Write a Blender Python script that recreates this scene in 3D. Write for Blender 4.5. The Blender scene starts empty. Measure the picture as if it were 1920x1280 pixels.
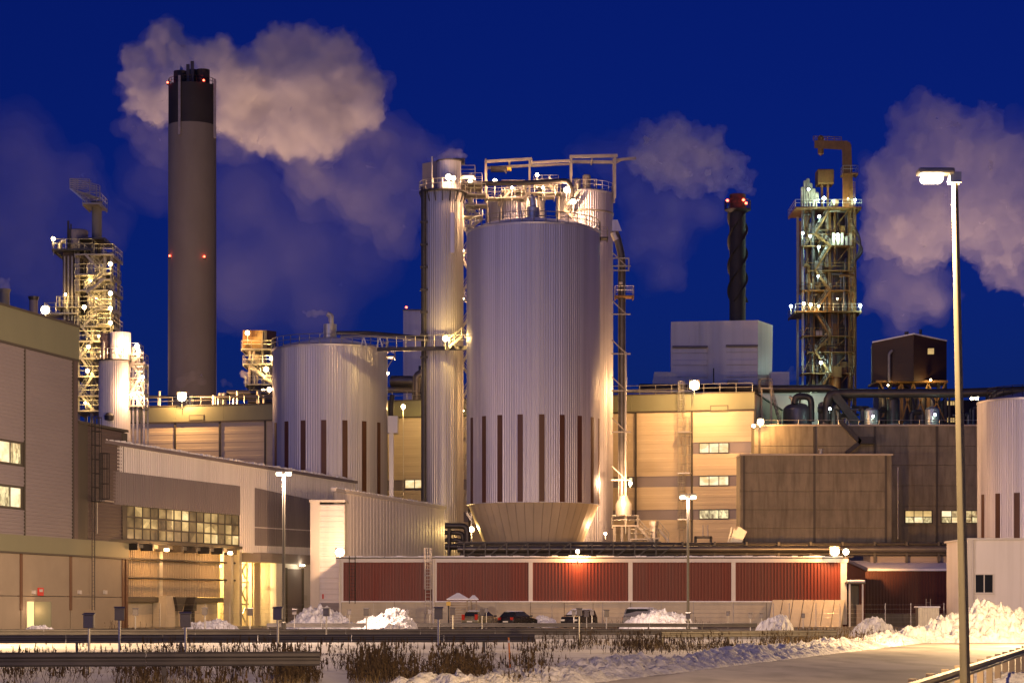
import bpy, bmesh, math, random
from mathutils import Vector, Matrix, noise
random.seed(7)
sc = bpy.context.scene
COL = sc.collection
PI = math.pi
R = math.radians

# ------------------------------------------------------------------ camera
F = 4200.0      # focal length in pixels of the 1920 px wide photograph
CZ = 1.75       # eye height
HY, CX = 1140.0, 960.0
cam = bpy.data.objects.new('camera', bpy.data.cameras.new('camera'))
COL.objects.link(cam)
cam.location = (0, 0, CZ)
cam.rotation_euler = (PI / 2, 0, 0)
cam.data.sensor_width = 36.0
cam.data.lens = F / 1920 * 36
cam.data.shift_y = (HY - 640) / 1920
cam.data.clip_start = 0.5
cam.data.clip_end = 9000
sc.camera = cam
# ------------------------------------------------------------------ sky and sun (dusk)
SUN_EL, SUN_ROT = 3.0, 205.0
SKY = 0.066
w = bpy.data.worlds.new('World'); sc.world = w; w.use_nodes = True
nt = w.node_tree
bg = nt.nodes['Background']
sky = nt.nodes.new('ShaderNodeTexSky'); sky.sky_type = 'NISHITA'; sky.sun_disc = False
sky.sun_elevation = R(SUN_EL); sky.sun_rotation = R(SUN_ROT)
sky.air_density = 1.0; sky.dust_density = 0.2; sky.ozone_density = 3.0
tint = nt.nodes.new('ShaderNodeMix'); tint.data_type = 'RGBA'; tint.blend_type = 'MULTIPLY'
tint.inputs[0].default_value = 1.0
tint.inputs[7].default_value = (0.045, 0.125, 1.08, 1)
nt.links.new(sky.outputs[0], tint.inputs[6])
nt.links.new(tint.outputs[2], bg.inputs[0])
bg.inputs[1].default_value = SKY
sun = bpy.data.lights.new('sun', 'SUN'); sun.energy = 0.30; sun.angle = R(50); sun.color = (0.26, 0.33, 1.0)
so = bpy.data.objects.new('sun', sun); COL.objects.link(so)
so.rotation_euler = (R(90 - 22), 0, R(-25))
# ------------------------------------------------------------------ exposure and sampling
sc.view_settings.view_transform = 'Standard'
sc.view_settings.look = 'None'
sc.view_settings.gamma = 1.0
sc.view_settings.exposure = 0.0
sc.render.engine = 'CYCLES'
sc.cycles.use_denoising = True
sc.cycles.max_bounces = 8
sc.cycles.diffuse_bounces = 3
sc.cycles.glossy_bounces = 3
sc.cycles.volume_bounces = 6
sc.cycles.transparent_max_bounces = 16
sc.cycles.sample_clamp_indirect = 4.0
sc.cycles.use_light_tree = True
LP = 1.0    # one factor on all lamps

# ------------------------------------------------------------------ helpers
def P(px, py, D):
    """the point seen at pixel (px, py) of the photograph at depth D"""
    return Vector(((px - CX) / F * D, D, CZ + (HY - py) / F * D))
def X(px, D): return (px - CX) / F * D
def Z(py, D): return CZ + (HY - py) / F * D

def wl(o):
    v = Vector((0, 0, 0))
    while o is not None:
        v = v + o.location; o = o.parent
    return v

class Fr:
    """a vertical wall plane through two ground points; u along it, v outwards, z up"""
    def __init__(s, a, b):
        s.o = Vector((a[0], a[1])); d = Vector((b[0] - a[0], b[1] - a[1])); s.len = d.length
        s.d = d.normalized(); s.n = Vector((s.d.y, -s.d.x))
    def w(s, u, v, z):
        q = s.o + s.d * u + s.n * v
        return Vector((q.x, q.y, z))
    def u(s, px):
        k = (px - CX) / F
        # (ox+dx u) = k (oy+dy u)
        return (k * s.o.y - s.o.x) / (s.d.x - k * s.d.y)
    def D(s, px): return s.o.y + s.d.y * s.u(px)
    def z(s, px, py): return Z(py, s.D(px))

class MB:
    def __init__(s): s.v = []; s.f = []
    def hexa(s, p):
        n = len(s.v); s.v += [Vector(q) for q in p]
        s.f += [[n + i for i in q] for q in ((0, 3, 2, 1), (4, 5, 6, 7), (0, 1, 5, 4), (1, 2, 6, 5), (2, 3, 7, 6), (3, 0, 4, 7))]
        return s
    def box(s, x0, x1, y0, y1, z0, z1):
        return s.hexa([(x0, y0, z0), (x1, y0, z0), (x1, y1, z0), (x0, y1, z0), (x0, y0, z1), (x1, y0, z1), (x1, y1, z1), (x0, y1, z1)])
    def fbox(s, fr, u0, u1, v0, v1, z0, z1, z0b=None, z1b=None):
        """box on a wall frame; z0b, z1b give other heights at the u1 end"""
        zb0 = z0 if z0b is None else z0b; zb1 = z1 if z1b is None else z1b
        return s.hexa([fr.w(u0, v1, z0), fr.w(u1, v1, zb0), fr.w(u1, v0, zb0), fr.w(u0, v0, z0),
                       fr.w(u0, v1, z1), fr.w(u1, v1, zb1), fr.w(u1, v0, zb1), fr.w(u0, v0, z1)])
    def ring(s, c, ax, r, n, ph=0):
        ax = ax.normalized()
        h = Vector((0, 0, 1)) if abs(ax.z) < .9 else Vector((1, 0, 0))
        e1 = ax.cross(h).normalized(); e2 = ax.cross(e1)
        i0 = len(s.v)
        for k in range(n):
            a = 2 * PI * k / n + ph
            s.v.append(c + e1 * (r * math.cos(a)) + e2 * (r * math.sin(a)))
        return list(range(i0, i0 + n))
    def tube(s, a, b, r, r2=None, n=6):
        a = Vector(a); b = Vector(b); ax = b - a
        if ax.length < 1e-6: return s
        A = s.ring(a, ax, r, n); B = s.ring(b, ax, r if r2 is None else r2, n)
        for k in range(n):
            s.f.append([A[k], B[k], B[(k + 1) % n], A[(k + 1) % n]])
        s.f.append(A); s.f.append(B[::-1])
        return s
    def beam(s, a, b, w, h=None):
        """square bar between two points"""
        a = Vector(a); b = Vector(b); h = w if h is None else h
        ax = (b - a).normalized(); up = Vector((0, 0, 1)) if abs(ax.z) < .95 else Vector((0, 1, 0))
        e = ax.cross(up).normalized() * (w / 2); g = e.cross(ax).normalized() * (h / 2)
        return s.hexa([a - e - g, a + e - g, b + e - g, b - e - g, a - e + g, a + e + g, b + e + g, b - e + g])
    def path(s, pts, r, n=8):
        pts = [Vector(p) for p in pts]
        rings = []
        prev = None
        for i, p in enumerate(pts):
            t = (pts[min(i + 1, len(pts) - 1)] - pts[max(i - 1, 0)]).normalized()
            if prev is None:
                h = Vector((0, 0, 1)) if abs(t.z) < .9 else Vector((1, 0, 0))
                e1 = t.cross(h).normalized()
            else:
                e1 = (prev - t * prev.dot(t)).normalized()
            prev = e1; e2 = t.cross(e1)
            i0 = len(s.v)
            for k in range(n):
                a = 2 * PI * k / n
                s.v.append(p + e1 * (r * math.cos(a)) + e2 * (r * math.sin(a)))
            rings.append(list(range(i0, i0 + n)))
        for A, B in zip(rings, rings[1:]):
            for k in range(n):
                s.f.append([A[k], A[(k + 1) % n], B[(k + 1) % n], B[k]])
        s.f.append(rings[0][::-1]); s.f.append(rings[-1])
        return s
    def lathe(s, c, prof, n=32, rad=None, cap=True):
        """prof = [(r, z)] bottom to top about the vertical through c; rad(k) scales each column"""
        rings = []
        for r, z in prof:
            i0 = len(s.v)
            for k in range(n):
                a = 2 * PI * k / n
                q = r + (rad(k) if rad else 0)
                s.v.append(Vector((c[0] + q * math.cos(a), c[1] + q * math.sin(a), z)))
            rings.append(list(range(i0, i0 + n)))
        for A, B in zip(rings, rings[1:]):
            for k in range(n):
                s.f.append([A[k], A[(k + 1) % n], B[(k + 1) % n], B[k]])
        if cap:
            s.f.append(rings[0][::-1]); s.f.append(rings[-1])
        return s
    def prism(s, poly, off):
        """poly: list of points (a closed outline), swept by the vector off"""
        n0 = len(s.v); n = len(poly); off = Vector(off)
        s.v += [Vector(p) for p in poly] + [Vector(p) + off for p in poly]
        s.f.append([n0 + i for i in range(n)][::-1]); s.f.append([n0 + n + i for i in range(n)])
        for i in range(n):
            j = (i + 1) % n
            s.f.append([n0 + i, n0 + j, n0 + n + j, n0 + n + i])
        return s
    def build(s, name, m, parent=None, smooth=False, bevel=0, recalc=True, label=None):
        off = wl(parent) if parent else Vector((0, 0, 0))
        me = bpy.data.meshes.new(name)
        me.from_pydata([tuple(p - off) for p in s.v], [], s.f)
        if recalc and len(s.f) < 60000:
            bm = bmesh.new(); bm.from_mesh(me); bmesh.ops.recalc_face_normals(bm, faces=bm.faces); bm.to_mesh(me); bm.free()
        me.materials.append(M[m] if isinstance(m, str) else m)
        if smooth:
            me.shade_smooth(); me.set_sharp_from_angle(angle=R(38))
        me.update()
        o = bpy.data.objects.new(name, me); COL.objects.link(o); o.parent = parent
        if bevel:
            b = o.modifiers.new('bevel', 'BEVEL'); b.width = bevel; b.segments = 2; b.limit_method = 'ANGLE'
        if label: o['label'] = label
        return o

def tag(o, label=None, cat=None, group=None, kind=None):
    if label: o['label'] = label
    if cat: o['category'] = cat
    if group: o['group'] = group
    if kind: o['kind'] = kind
    return o
def thing(name, label, cat, loc=(0, 0, 0), group=None):
    o = bpy.data.objects.new(name, None); COL.objects.link(o); o.location = loc
    o.empty_display_size = 0.5
    return tag(o, label, cat, group)
def copy_tree(o, parent=None):
    c = o.copy(); COL.objects.link(c); c.parent = parent
    for ch in o.children: copy_tree(ch, c)
    return c

# ------------------------------------------------------------------ materials
M = {}
def mat(name, col, rough=.6, metal=0.0, var=.12, scale=.4, stretch=(1, 1, 1), bump=0.0, bscale=8.0, dirt=None, dirt_amt=.5, sheets=0):
    m = bpy.data.materials.new(name); m.use_nodes = True
    nt = m.node_tree; N = nt.nodes; L = nt.links
    b = N['Principled BSDF']
    tc = N.new('ShaderNodeTexCoord'); mp = N.new('ShaderNodeMapping'); mp.inputs['Scale'].default_value = stretch
    L.new(tc.outputs['Object'], mp.inputs['Vector'])
    nz = N.new('ShaderNodeTexNoise'); nz.inputs['Scale'].default_value = scale; nz.inputs['Detail'].default_value = 6; nz.inputs['Roughness'].default_value = .62
    L.new(mp.outputs[0], nz.inputs['Vector'])
    rp = N.new('ShaderNodeValToRGB')
    rp.color_ramp.elements[0].position = .32; rp.color_ramp.elements[1].position = .68
    rp.color_ramp.elements[0].color = tuple(max(0, c * (1 - var)) for c in col) + (1,)
    rp.color_ramp.elements[1].color = tuple(min(1, c * (1 + var)) for c in col) + (1,)
    L.new(nz.outputs['Fac'], rp.inputs[0])
    out = rp.outputs[0]
    if dirt:
        n2 = N.new('ShaderNodeTexNoise'); n2.inputs['Scale'].default_value = scale * 3.1; n2.inputs['Detail'].default_value = 8
        mp2 = N.new('ShaderNodeMapping'); mp2.inputs['Scale'].default_value = (stretch[0], stretch[1], stretch[2] * .25); mp2.inputs['Location'].default_value = (13, 5, 2)
        L.new(tc.outputs['Object'], mp2.inputs['Vector']); L.new(mp2.outputs[0], n2.inputs['Vector'])
        r2 = N.new('ShaderNodeValToRGB'); r2.color_ramp.elements[0].position = .48; r2.color_ramp.elements[1].position = .72
        r2.color_ramp.elements[0].color = (0, 0, 0, 1); r2.color_ramp.elements[1].color = (dirt_amt,) * 3 + (1,)
        L.new(n2.outputs['Fac'], r2.inputs[0])
        mx = N.new('ShaderNodeMix'); mx.data_type = 'RGBA'; mx.inputs[7].default_value = tuple(dirt) + (1,)
        L.new(r2.outputs[0], mx.inputs[0]); L.new(out, mx.inputs[6]); out = mx.outputs[2]
    if sheets:   # each vertical cladding sheet a shade of its own
        sx = N.new('ShaderNodeSeparateXYZ'); L.new(tc.outputs['Object'], sx.inputs[0])
        at = N.new('ShaderNodeMath'); at.operation = 'ARCTAN2'; L.new(sx.outputs[1], at.inputs[0]); L.new(sx.outputs[0], at.inputs[1])
        mu = N.new('ShaderNodeMath'); mu.operation = 'MULTIPLY'; mu.inputs[1].default_value = sheets / 6.2832; L.new(at.outputs[0], mu.inputs[0])
        fo = N.new('ShaderNodeMath'); fo.operation = 'FLOOR'; L.new(mu.outputs[0], fo.inputs[0])
        wn = N.new('ShaderNodeTexWhiteNoise'); wn.noise_dimensions = '1D'; L.new(fo.outputs[0], wn.inputs['W'])
        m3 = N.new('ShaderNodeMapRange'); m3.inputs[3].default_value = .90; m3.inputs[4].default_value = 1.05; L.new(wn.outputs['Value'], m3.inputs[0])
        mv = N.new('ShaderNodeVectorMath'); mv.operation = 'SCALE'; L.new(out, mv.inputs[0]); L.new(m3.outputs[0], mv.inputs['Scale']); out = mv.outputs[0]
    L.new(out, b.inputs['Base Color'])
    mr = N.new('ShaderNodeMapRange'); mr.inputs[3].default_value = max(.02, rough - .1); mr.inputs[4].default_value = min(1, rough + .12)
    L.new(nz.outputs['Fac'], mr.inputs[0]); L.new(mr.outputs[0], b.inputs['Roughness'])
    b.inputs['Metallic'].default_value = metal
    if bump:
        n3 = N.new('ShaderNodeTexNoise'); n3.inputs['Scale'].default_value = bscale; n3.inputs['Detail'].default_value = 5
        L.new(tc.outputs['Object'], n3.inputs['Vector'])
        bp = N.new('ShaderNodeBump'); bp.inputs['Strength'].default_value = bump; bp.inputs['Distance'].default_value = .1
        L.new(n3.outputs['Fac'], bp.inputs['Height']); L.new(bp.outputs[0], b.inputs['Normal'])
    M[name] = m
    return m
def emis(name, col, strength):
    m = bpy.data.materials.new(name); m.use_nodes = True
    N = m.node_tree.nodes; N.clear()
    e = N.new('ShaderNodeEmission'); e.inputs[0].default_value = tuple(col) + (1,); e.inputs[1].default_value = strength
    o = N.new('ShaderNodeOutputMaterial'); m.node_tree.links.new(e.outputs[0], o.inputs[0])
    M[name] = m; return m
def glow_glass(name, a, b, strength, scale=(1.5, 1.5, 1.5), lo=.3):
    """a glossy pane; its uneven emission stands in for room light and reflections"""
    m = bpy.data.materials.new(name); m.use_nodes = True
    nt = m.node_tree; N = nt.nodes; L = nt.links; bs = N['Principled BSDF']
    tc = N.new('ShaderNodeTexCoord'); mp = N.new('ShaderNodeMapping'); mp.inputs['Scale'].default_value = scale
    L.new(tc.outputs['Object'], mp.inputs[0])
    v = N.new('ShaderNodeTexVoronoi'); v.inputs['Scale'].default_value = 1.0; v.distance = 'CHEBYCHEV'
    L.new(mp.outputs[0], v.inputs['Vector'])
    nz = N.new('ShaderNodeTexNoise'); nz.inputs['Scale'].default_value = 1.7; nz.inputs['Detail'].default_value = 3; L.new(mp.outputs[0], nz.inputs['Vector'])
    ad = N.new('ShaderNodeMath'); ad.operation = 'ADD'
    sp = N.new('ShaderNodeSeparateColor'); L.new(v.outputs['Color'], sp.inputs[0])
    vm = N.new('ShaderNodeMath'); vm.operation = 'MULTIPLY'; vm.inputs[1].default_value = .45; L.new(sp.outputs[0], vm.inputs[0])
    L.new(vm.outputs[0], ad.inputs[0]); L.new(nz.outputs['Fac'], ad.inputs[1])
    rp = N.new('ShaderNodeValToRGB'); rp.color_ramp.elements[0].position = .35; rp.color_ramp.elements[1].position = 1.05 if False else 1.0
    rp.color_ramp.elements[0].color = tuple(c * lo for c in a) + (1,); rp.color_ramp.elements[1].color = tuple(b) + (1,)
    ml = N.new('ShaderNodeMath'); ml.operation = 'MULTIPLY'; ml.inputs[1].default_value = 1.0; L.new(ad.outputs[0], ml.inputs[0])
    L.new(ml.outputs[0], rp.inputs[0])
    bs.inputs['Base Color'].default_value = (.05, .05, .05, 1); bs.inputs['Roughness'].default_value = .15
    L.new(rp.outputs[0], bs.inputs['Emission Color']); bs.inputs['Emission Strength'].default_value = strength
    M[name] = m; return m

mat('silo', (.60, .58, .63), .42, .70, .06, .6, (1, 1, .04), dirt=(.42, .40, .42), dirt_amt=.3, sheets=84)
mat('silo_old', (.55, .52, .48), .36, .7, .08, .6, (1, 1, .05), dirt=(.38, .34, .28), dirt_amt=.4, sheets=30)
mat('cone', (.62, .51, .34), .5, .15, .08, .3, (1, 1, .2), dirt=(.42, .34, .24), dirt_amt=.35)
mat('stripe', (.105, .040, .020), .45, .1, .12, .8)
mat('white_clad', (.74, .70, .68), .5, .1, .06, .35, (1, 1, .2), dirt=(.42, .38, .35), dirt_amt=.25)
mat('grey_clad', (.20, .17, .175), .5, .1, .08, .4, (1, 1, .2))
mat('taupe_clad', (.24, .21, .22), .55, .1, .06, .3, (.3, .3, 1))
mat('green_band', (.20, .205, .125), .55, .1, .08, .3, (1, 1, .4))
mat('cream', (.60, .50, .34), .6, 0, .05, .25, (.3, .3, 1.4), dirt=(.48, .41, .31), dirt_amt=.3)
mat('lowbeige', (.34, .28, .20), .65, 0, .08, .4)
mat('brown_clad', (.10, .072, .07), .6, 0, .08, .4)
mat('brown_trim', (.15, .07, .035), .6, 0, .1, .5)
mat('dark_trim', (.07, .06, .045), .6, 0, .1, .5)
mat('concrete', (.235, .205, .14), .85, 0, .22, .5, (1.5, 1.5, .7), .2, 9, dirt=(.125, .105, .07), dirt_amt=.7)
mat('concrete_light', (.50, .44, .33), .85, 0, .10, .35, (1, 1, 1), .1, 12, dirt=(.34, .29, .22), dirt_amt=.4)
mat('concrete_stack', (.21, .20, .18), .9, 0, .10, .12, (1, 1, .7), .08, 4, dirt=(.17, .145, .12), dirt_amt=.4)
mat('black_stack', (.030, .027, .027), .7, 0, .3, .2)
mat('red_clad', (.155, .019, .006), .5, .05, .14, .5, (1, 1, .15), dirt=(.11, .03, .02), dirt_amt=.4)
mat('dark_red_clad', (.075, .016, .011), .55, 0, .1, .5, (1, 1, .15))
mat('white_paint', (.62, .58, .53), .5, 0, .05, .7, dirt=(.55, .5, .43), dirt_amt=.3)
mat('galv', (.52, .50, .46), .40, .7, .12, 2)
mat('steel', (.33, .30, .26), .5, .5, .15, 1.5)
mat('dark_steel', (.055, .05, .05), .45, .4, .2, 1.5)
mat('orange_steel', (.23, .125, .04), .55, .1, .2, 1.2, dirt=(.12, .07, .03), dirt_amt=.5)
mat('pole_paint', (.12, .11, .085), .7, .2, .12, 1.5)
mat('pipe_lag', (.13, .12, .11), .38, .6, .15, .8)
mat('bright_pipe', (.62, .58, .5), .32, .6, .1, 1.0)
mat('dark_house', (.045, .020, .011), .6, 0, .15, .6, (1, 1, .2))
mat('rust_tank', (.16, .15, .15), .35, .4, .12, .8)
mat('grey_box', (.145, .13, .13), .5, .2, .15, 3)
mat('snow', (.80, .80, .82), .7, 0, .05, 1.2, (1, 1, 1), .35, 5)
mat('snow_pile', (.77, .77, .79), .75, 0, .14, 1.6, (1, 1, 1), .9, 7, dirt=(.42, .39, .35), dirt_amt=.55)
mat('road_snow', (.42, .385, .34), .6, 0, .42, .30, (.8, .22, 1), .3, 3, dirt=(.15, .135, .125), dirt_amt=.85)
mat('ground_snow', (.64, .63, .63), .75, 0, .16, .10, (1, 1, 1), .4, 1.5, dirt=(.30, .26, .21), dirt_amt=.5)
mat('asphalt', (.075, .07, .068), .7, 0, .3, .3, (1, 1, 1), .2, 12, dirt=(.4, .39, .38), dirt_amt=.5)
mat('rail_steel', (.12, .11, .105), .5, .6, .14, 1.4, (1, 1, 1))
mat('weed', (.09, .058, .026), .9, 0, .3, 1.5)
mat('straw', (.26, .19, .08), .9, 0, .3, 1.5)
mat('wood', (.34, .27, .19), .8, 0, .15, 2)
mat('orange_stick', (.75, .22, .04), .5, 0, .05, 2)
mat('car_olive', (.30, .27, .17), .25, .4, .08, 1)
mat('car_dark', (.035, .03, .03), .25, .3, .1, 1)
mat('car_silver', (.42, .41, .40), .25, .6, .06, 1)
mat('car_white', (.6, .6, .58), .3, 0, .06, 1)
mat('glass_dark', (.02, .022, .025), .08, 0, .1, 1)
mat('rubber', (.02, .02, .02), .85, 0, .2, 2)
mat('tail', (.45, .03, .015), .25, 0, .1, 2)
mat('plate', (.75, .72, .6), .5, 0, .05, 2)
mat('red_sign', (.65, .04, .03), .5, 0, .05, 2)
mat('yellow_paint', (.62, .40, .05), .5, 0, .08, 2)
emis('sodium', (1.0, .74, .36), 40)
emis('warm', (1.0, .83, .52), 40)
emis('cool', (.72, .90, 1.0), 30)
emis('red_lamp', (1.0, .08, .04), 14)
glow_glass('win_lit', (1, .66, .25), (1, .82, .52), 1.4, (.7, .7, 1.2), .66)
glow_glass('win_gold', (.8, .42, .11), (1, .66, .25), .9, (.35, .35, .5), .15)
glow_glass('win_dim', (.35, .2, .08), (.6, .36, .13), .5, (.4, .4, .5), .15)
glow_glass('win_bright', (1, .6, .2), (1, .76, .36), 1.3, (.4, .4, .5), .4)
glow_glass('win_busy', (.9, .5, .14), (1, .82, .42), 1.2, (2.4, 2.4, 1.2), .12)
glow_glass('win_orange', (1, .36, .10), (1, .75, .35), .95, (2.0, 2.0, 1.4), .15)
emis('door_glow', (1.0, .74, .30), 1.5)

# ------------------------------------------------------------------ building pieces
def corr(mb, fr, u0, u1, z0, z1, v=0.0, pitch=.3, depth=.05, z0b=None, z1b=None):
    """a vertically ribbed sheet"""
    z0b = z0 if z0b is None else z0b; z1b = z1 if z1b is None else z1b
    n = max(1, int(round((u1 - u0) / pitch))); p = (u1 - u0) / n
    pts = []
    for i in range(n):
        a = u0 + i * p
        pts += [(a, v), (a + p * .42, v), (a + p * .5, v + depth), (a + p * .92, v + depth)]
    pts.append((u1, v))
    n0 = len(mb.v)
    for (u, vv) in pts:
        t = (u - u0) / (u1 - u0)
        mb.v.append(fr.w(u, vv, z0 + (z0b - z0) * t)); mb.v.append(fr.w(u, vv, z1 + (z1b - z1) * t))
    for i in range(len(pts) - 1):
        k = n0 + 2 * i
        mb.f.append([k, k + 2, k + 3, k + 1])
    return mb
def hcorr(mb, fr, u0, u1, z0, z1, v=0.0, pitch=.25, depth=.03):
    """a sheet with horizontal ribs"""
    n = max(1, int(round((z1 - z0) / pitch))); p = (z1 - z0) / n
    pts = []
    for i in range(n):
        a = z0 + i * p
        pts += [(a, v), (a + p * .5, v), (a + p * .58, v + depth), (a + p * .92, v + depth)]
    pts.append((z1, v))
    n0 = len(mb.v)
    for (z, vv) in pts:
        mb.v.append(fr.w(u0, vv, z)); mb.v.append(fr.w(u1, vv, z))
    for i in range(len(pts) - 1):
        k = n0 + 2 * i
        mb.f.append([k, k + 1, k + 3, k + 2])
    return mb
def railing(mb, pts, h=1.1, step=1.6, r=.032, closed=False, knee=True):
    pts = [Vector(p) for p in pts]
    if closed: pts = pts + [pts[0]]
    up = Vector((0, 0, h))
    for a, b in zip(pts, pts[1:]):
        L = (b - a).length
        if L < 1e-4: continue
        k = max(1, int(round(L / step)))
        for i in range(k + 1):
            q = a.lerp(b, i / k); mb.tube(q, q + up, r, n=4)
        mb.tube(a + up, b + up, r, n=4)
        if knee: mb.tube(a + up * .55, b + up * .55, r * .85, n=4)
    return mb
def circle_pts(c, r, z, n, a0=0, a1=2 * PI):
    return [Vector((c[0] + r * math.cos(a0 + (a1 - a0) * i / n), c[1] + r * math.sin(a0 + (a1 - a0) * i / n), z)) for i in range(n + 1)]
def platform(root, x0, x1, y0, y1, z, m='steel', rail='galv', th=.16, h=1.1, step=1.4):
    mb = MB().box(x0, x1, y0, y1, z - th, z)
    for xx in (x0 + .08, x1 - .08): mb.box(xx - .06, xx + .06, y0 + .03, y1 - .03, z - th - .2, z - th)
    p = mb.build('platform', m, root)
    if rail:
        railing(MB(), [(x0 + .04, y0 + .04, z), (x1 - .04, y0 + .04, z), (x1 - .04, y1 - .04, z), (x0 + .04, y1 - .04, z)], h, step, closed=True).build('railing', rail, p)
    return p
def stair(root, a, b, wid=.9, m='steel', rail='galv', d=None):
    """a stair flight from point a (low) to b (high); its width goes along d"""
    a = Vector(a); b = Vector(b); d = Vector((0, 1, 0)) if d is None else Vector(d)
    mb = MB()
    mb.beam(a, b, .07, .26); mb.beam(a + d * wid, b + d * wid, .07, .26)
    n = max(3, int((b.z - a.z) / .24))
    run = Vector((b.x - a.x, b.y - a.y, 0)); run = run.normalized() * .14 if run.length > 0 else Vector((.1, 0, 0))
    for i in range(1, n):
        q = a.lerp(b, i / n); mb.hexa([q - run, q + run, q + run + d * wid, q - run + d * wid, q - run + Vector((0, 0, .04)), q + run + Vector((0, 0, .04)), q + run + d * wid + Vector((0, 0, .04)), q - run + d * wid + Vector((0, 0, .04))])
    p = mb.build('stair_flight', m, root)
    rb = MB()
    for s in (Vector((0, 0, 0)), d * wid):
        railing(rb, [a + s, b + s], 1.0, 1.3, .03)
    rb.build('handrail', rail, p)
    return p
def ladder(root, fr, u, v, z0, z1, wid=.5, cage=True, m='galv', cz=None, name='caged_ladder'):
    mb = MB()
    for s in (-1, 1): mb.tube(fr.w(u + s * wid / 2, v, z0), fr.w(u + s * wid / 2, v, z1), .035, n=4)
    k = int((z1 - z0) / .32)
    for i in range(1, k):
        z = z0 + (z1 - z0) * i / k; mb.tube(fr.w(u - wid / 2, v, z), fr.w(u + wid / 2, v, z), .018, n=4)
    o = mb.build(name, m, root)
    if cage:
        cz0 = z0 + 2.4 if cz is None else cz
        cb = MB(); n = max(2, int((z1 - cz0) / 1.1))
        def hp(t, z):
            a = PI * t; return fr.w(u - math.cos(a) * wid * .75, v + math.sin(a) * .75, z)
        for i in range(n + 1):
            z = cz0 + (z1 - cz0) * i / n
            for j in range(6): cb.tube(hp(j / 6, z), hp((j + 1) / 6, z), .03, n=4)
        for j in range(0, 7): cb.tube(hp(j / 6, cz0), hp(j / 6, z1), .02, n=4)
        cb.build('safety_cage', m, o)
    return o
class Braces:
    """bars that become one brace object each"""
    def __init__(s): s.b = []
    def beam(s, a, b, w, h=None):
        s.b.append((a, b, w, h)); return s
    def build(s, name, m, parent):
        for q in s.b: MB().beam(*q).build('brace', m, parent)
def column(root, a, b, w=.28, m='steel'):
    return MB().beam(a, b, w).build('column', m, root)
def pipe(root, pts, r, m='pipe_lag', n=10, name='pipe'):
    # round the corners a little
    q = [Vector(p) for p in pts]; out = [q[0]]
    for i in range(1, len(q) - 1):
        a, b, c = q[i - 1], q[i], q[i + 1]
        k = min(r * 2.2, (a - b).length * .45, (c - b).length * .45)
        p0 = b + (a - b).normalized() * k; p1 = b + (c - b).normalized() * k
        for t in (0, .25, .5, .75, 1): out.append(p0 * (1 - t) ** 2 + b * 2 * t * (1 - t) + p1 * t * t)
    out.append(q[-1])
    return MB().path(out, r, n).build(name, m, root, smooth=True)
def vessel(root, c, r, z0, z1, m='bright_pipe', n=20, name='vessel', dome=.45):
    pr = []
    for i in range(6):
        a = PI / 2 * i / 5; pr.append((max(.01, r * math.sin(a)), z0 + r * dome * (1 - math.cos(a))))
    for i in range(6):
        a = PI / 2 * i / 5; pr.append((max(.01, r * math.cos(a)), z1 - r * dome * (1 - math.sin(a))))
    return MB().lathe(c, pr, n).build(name, m, root, smooth=True)
def panes(root, fr, us, zs, v, m, gap=.05, name='pane', jitter=False):
    for i in range(len(us) - 1):
        for j in range(len(zs) - 1):
            mm = random.choice(m) if isinstance(m, (list, tuple)) else m
            MB().fbox(fr, us[i] + gap, us[i + 1] - gap, v - .04, v, zs[j] + gap, zs[j + 1] - gap).build(name, mm, root)
def window(root, fr, u0, u1, z0, z1, nu, nz, m, v=.02, bar=.07, frame='dark_trim', name='window'):
    """frame bars as one mesh, each pane a mesh of its own"""
    mb = MB(); us = [u0 + (u1 - u0) * i / nu for i in range(nu + 1)]; zs = [z0 + (z1 - z0) * i / nz for i in range(nz + 1)]
    for u in us: mb.fbox(fr, u - bar / 2, u + bar / 2, v - .08, v + .06, z0 - bar / 2, z1 + bar / 2)
    for z in zs: mb.fbox(fr, u0, u1, v - .08, v + .055, z - bar / 2, z + bar / 2)
    w = mb.build(name, frame, root)
    panes(w, fr, us, zs, v, m, bar / 2)
    return w
def lights(root, pos, power, col, size=.2, spot=None, aim=None):
    if spot:
        l = bpy.data.lights.new('lamp_light', 'SPOT'); l.spot_size = R(spot); l.spot_blend = .6
    else:
        l = bpy.data.lights.new('lamp_light', 'POINT')
    l.energy = power * LP; l.color = col; l.shadow_soft_size = size
    o = bpy.data.objects.new('lamp_light', l); COL.objects.link(o); o.parent = root
    o.location = Vector(pos) - wl(root)
    if spot:
        o.rotation_euler = (Vector(aim) - Vector(pos)).to_track_quat('-Z', 'Y').to_euler()
    return o
SOD = (1.0, .48, .15); WARM = (1.0, .56, .28); HAL = (1.0, .53, .19); STR = (1.0, .63, .28); WHT = (1.0, .67, .47); YEL = (1.0, .64, .20); COOL = (.60, .95, .80); GRN = (.72, 1.0, .62)
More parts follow.
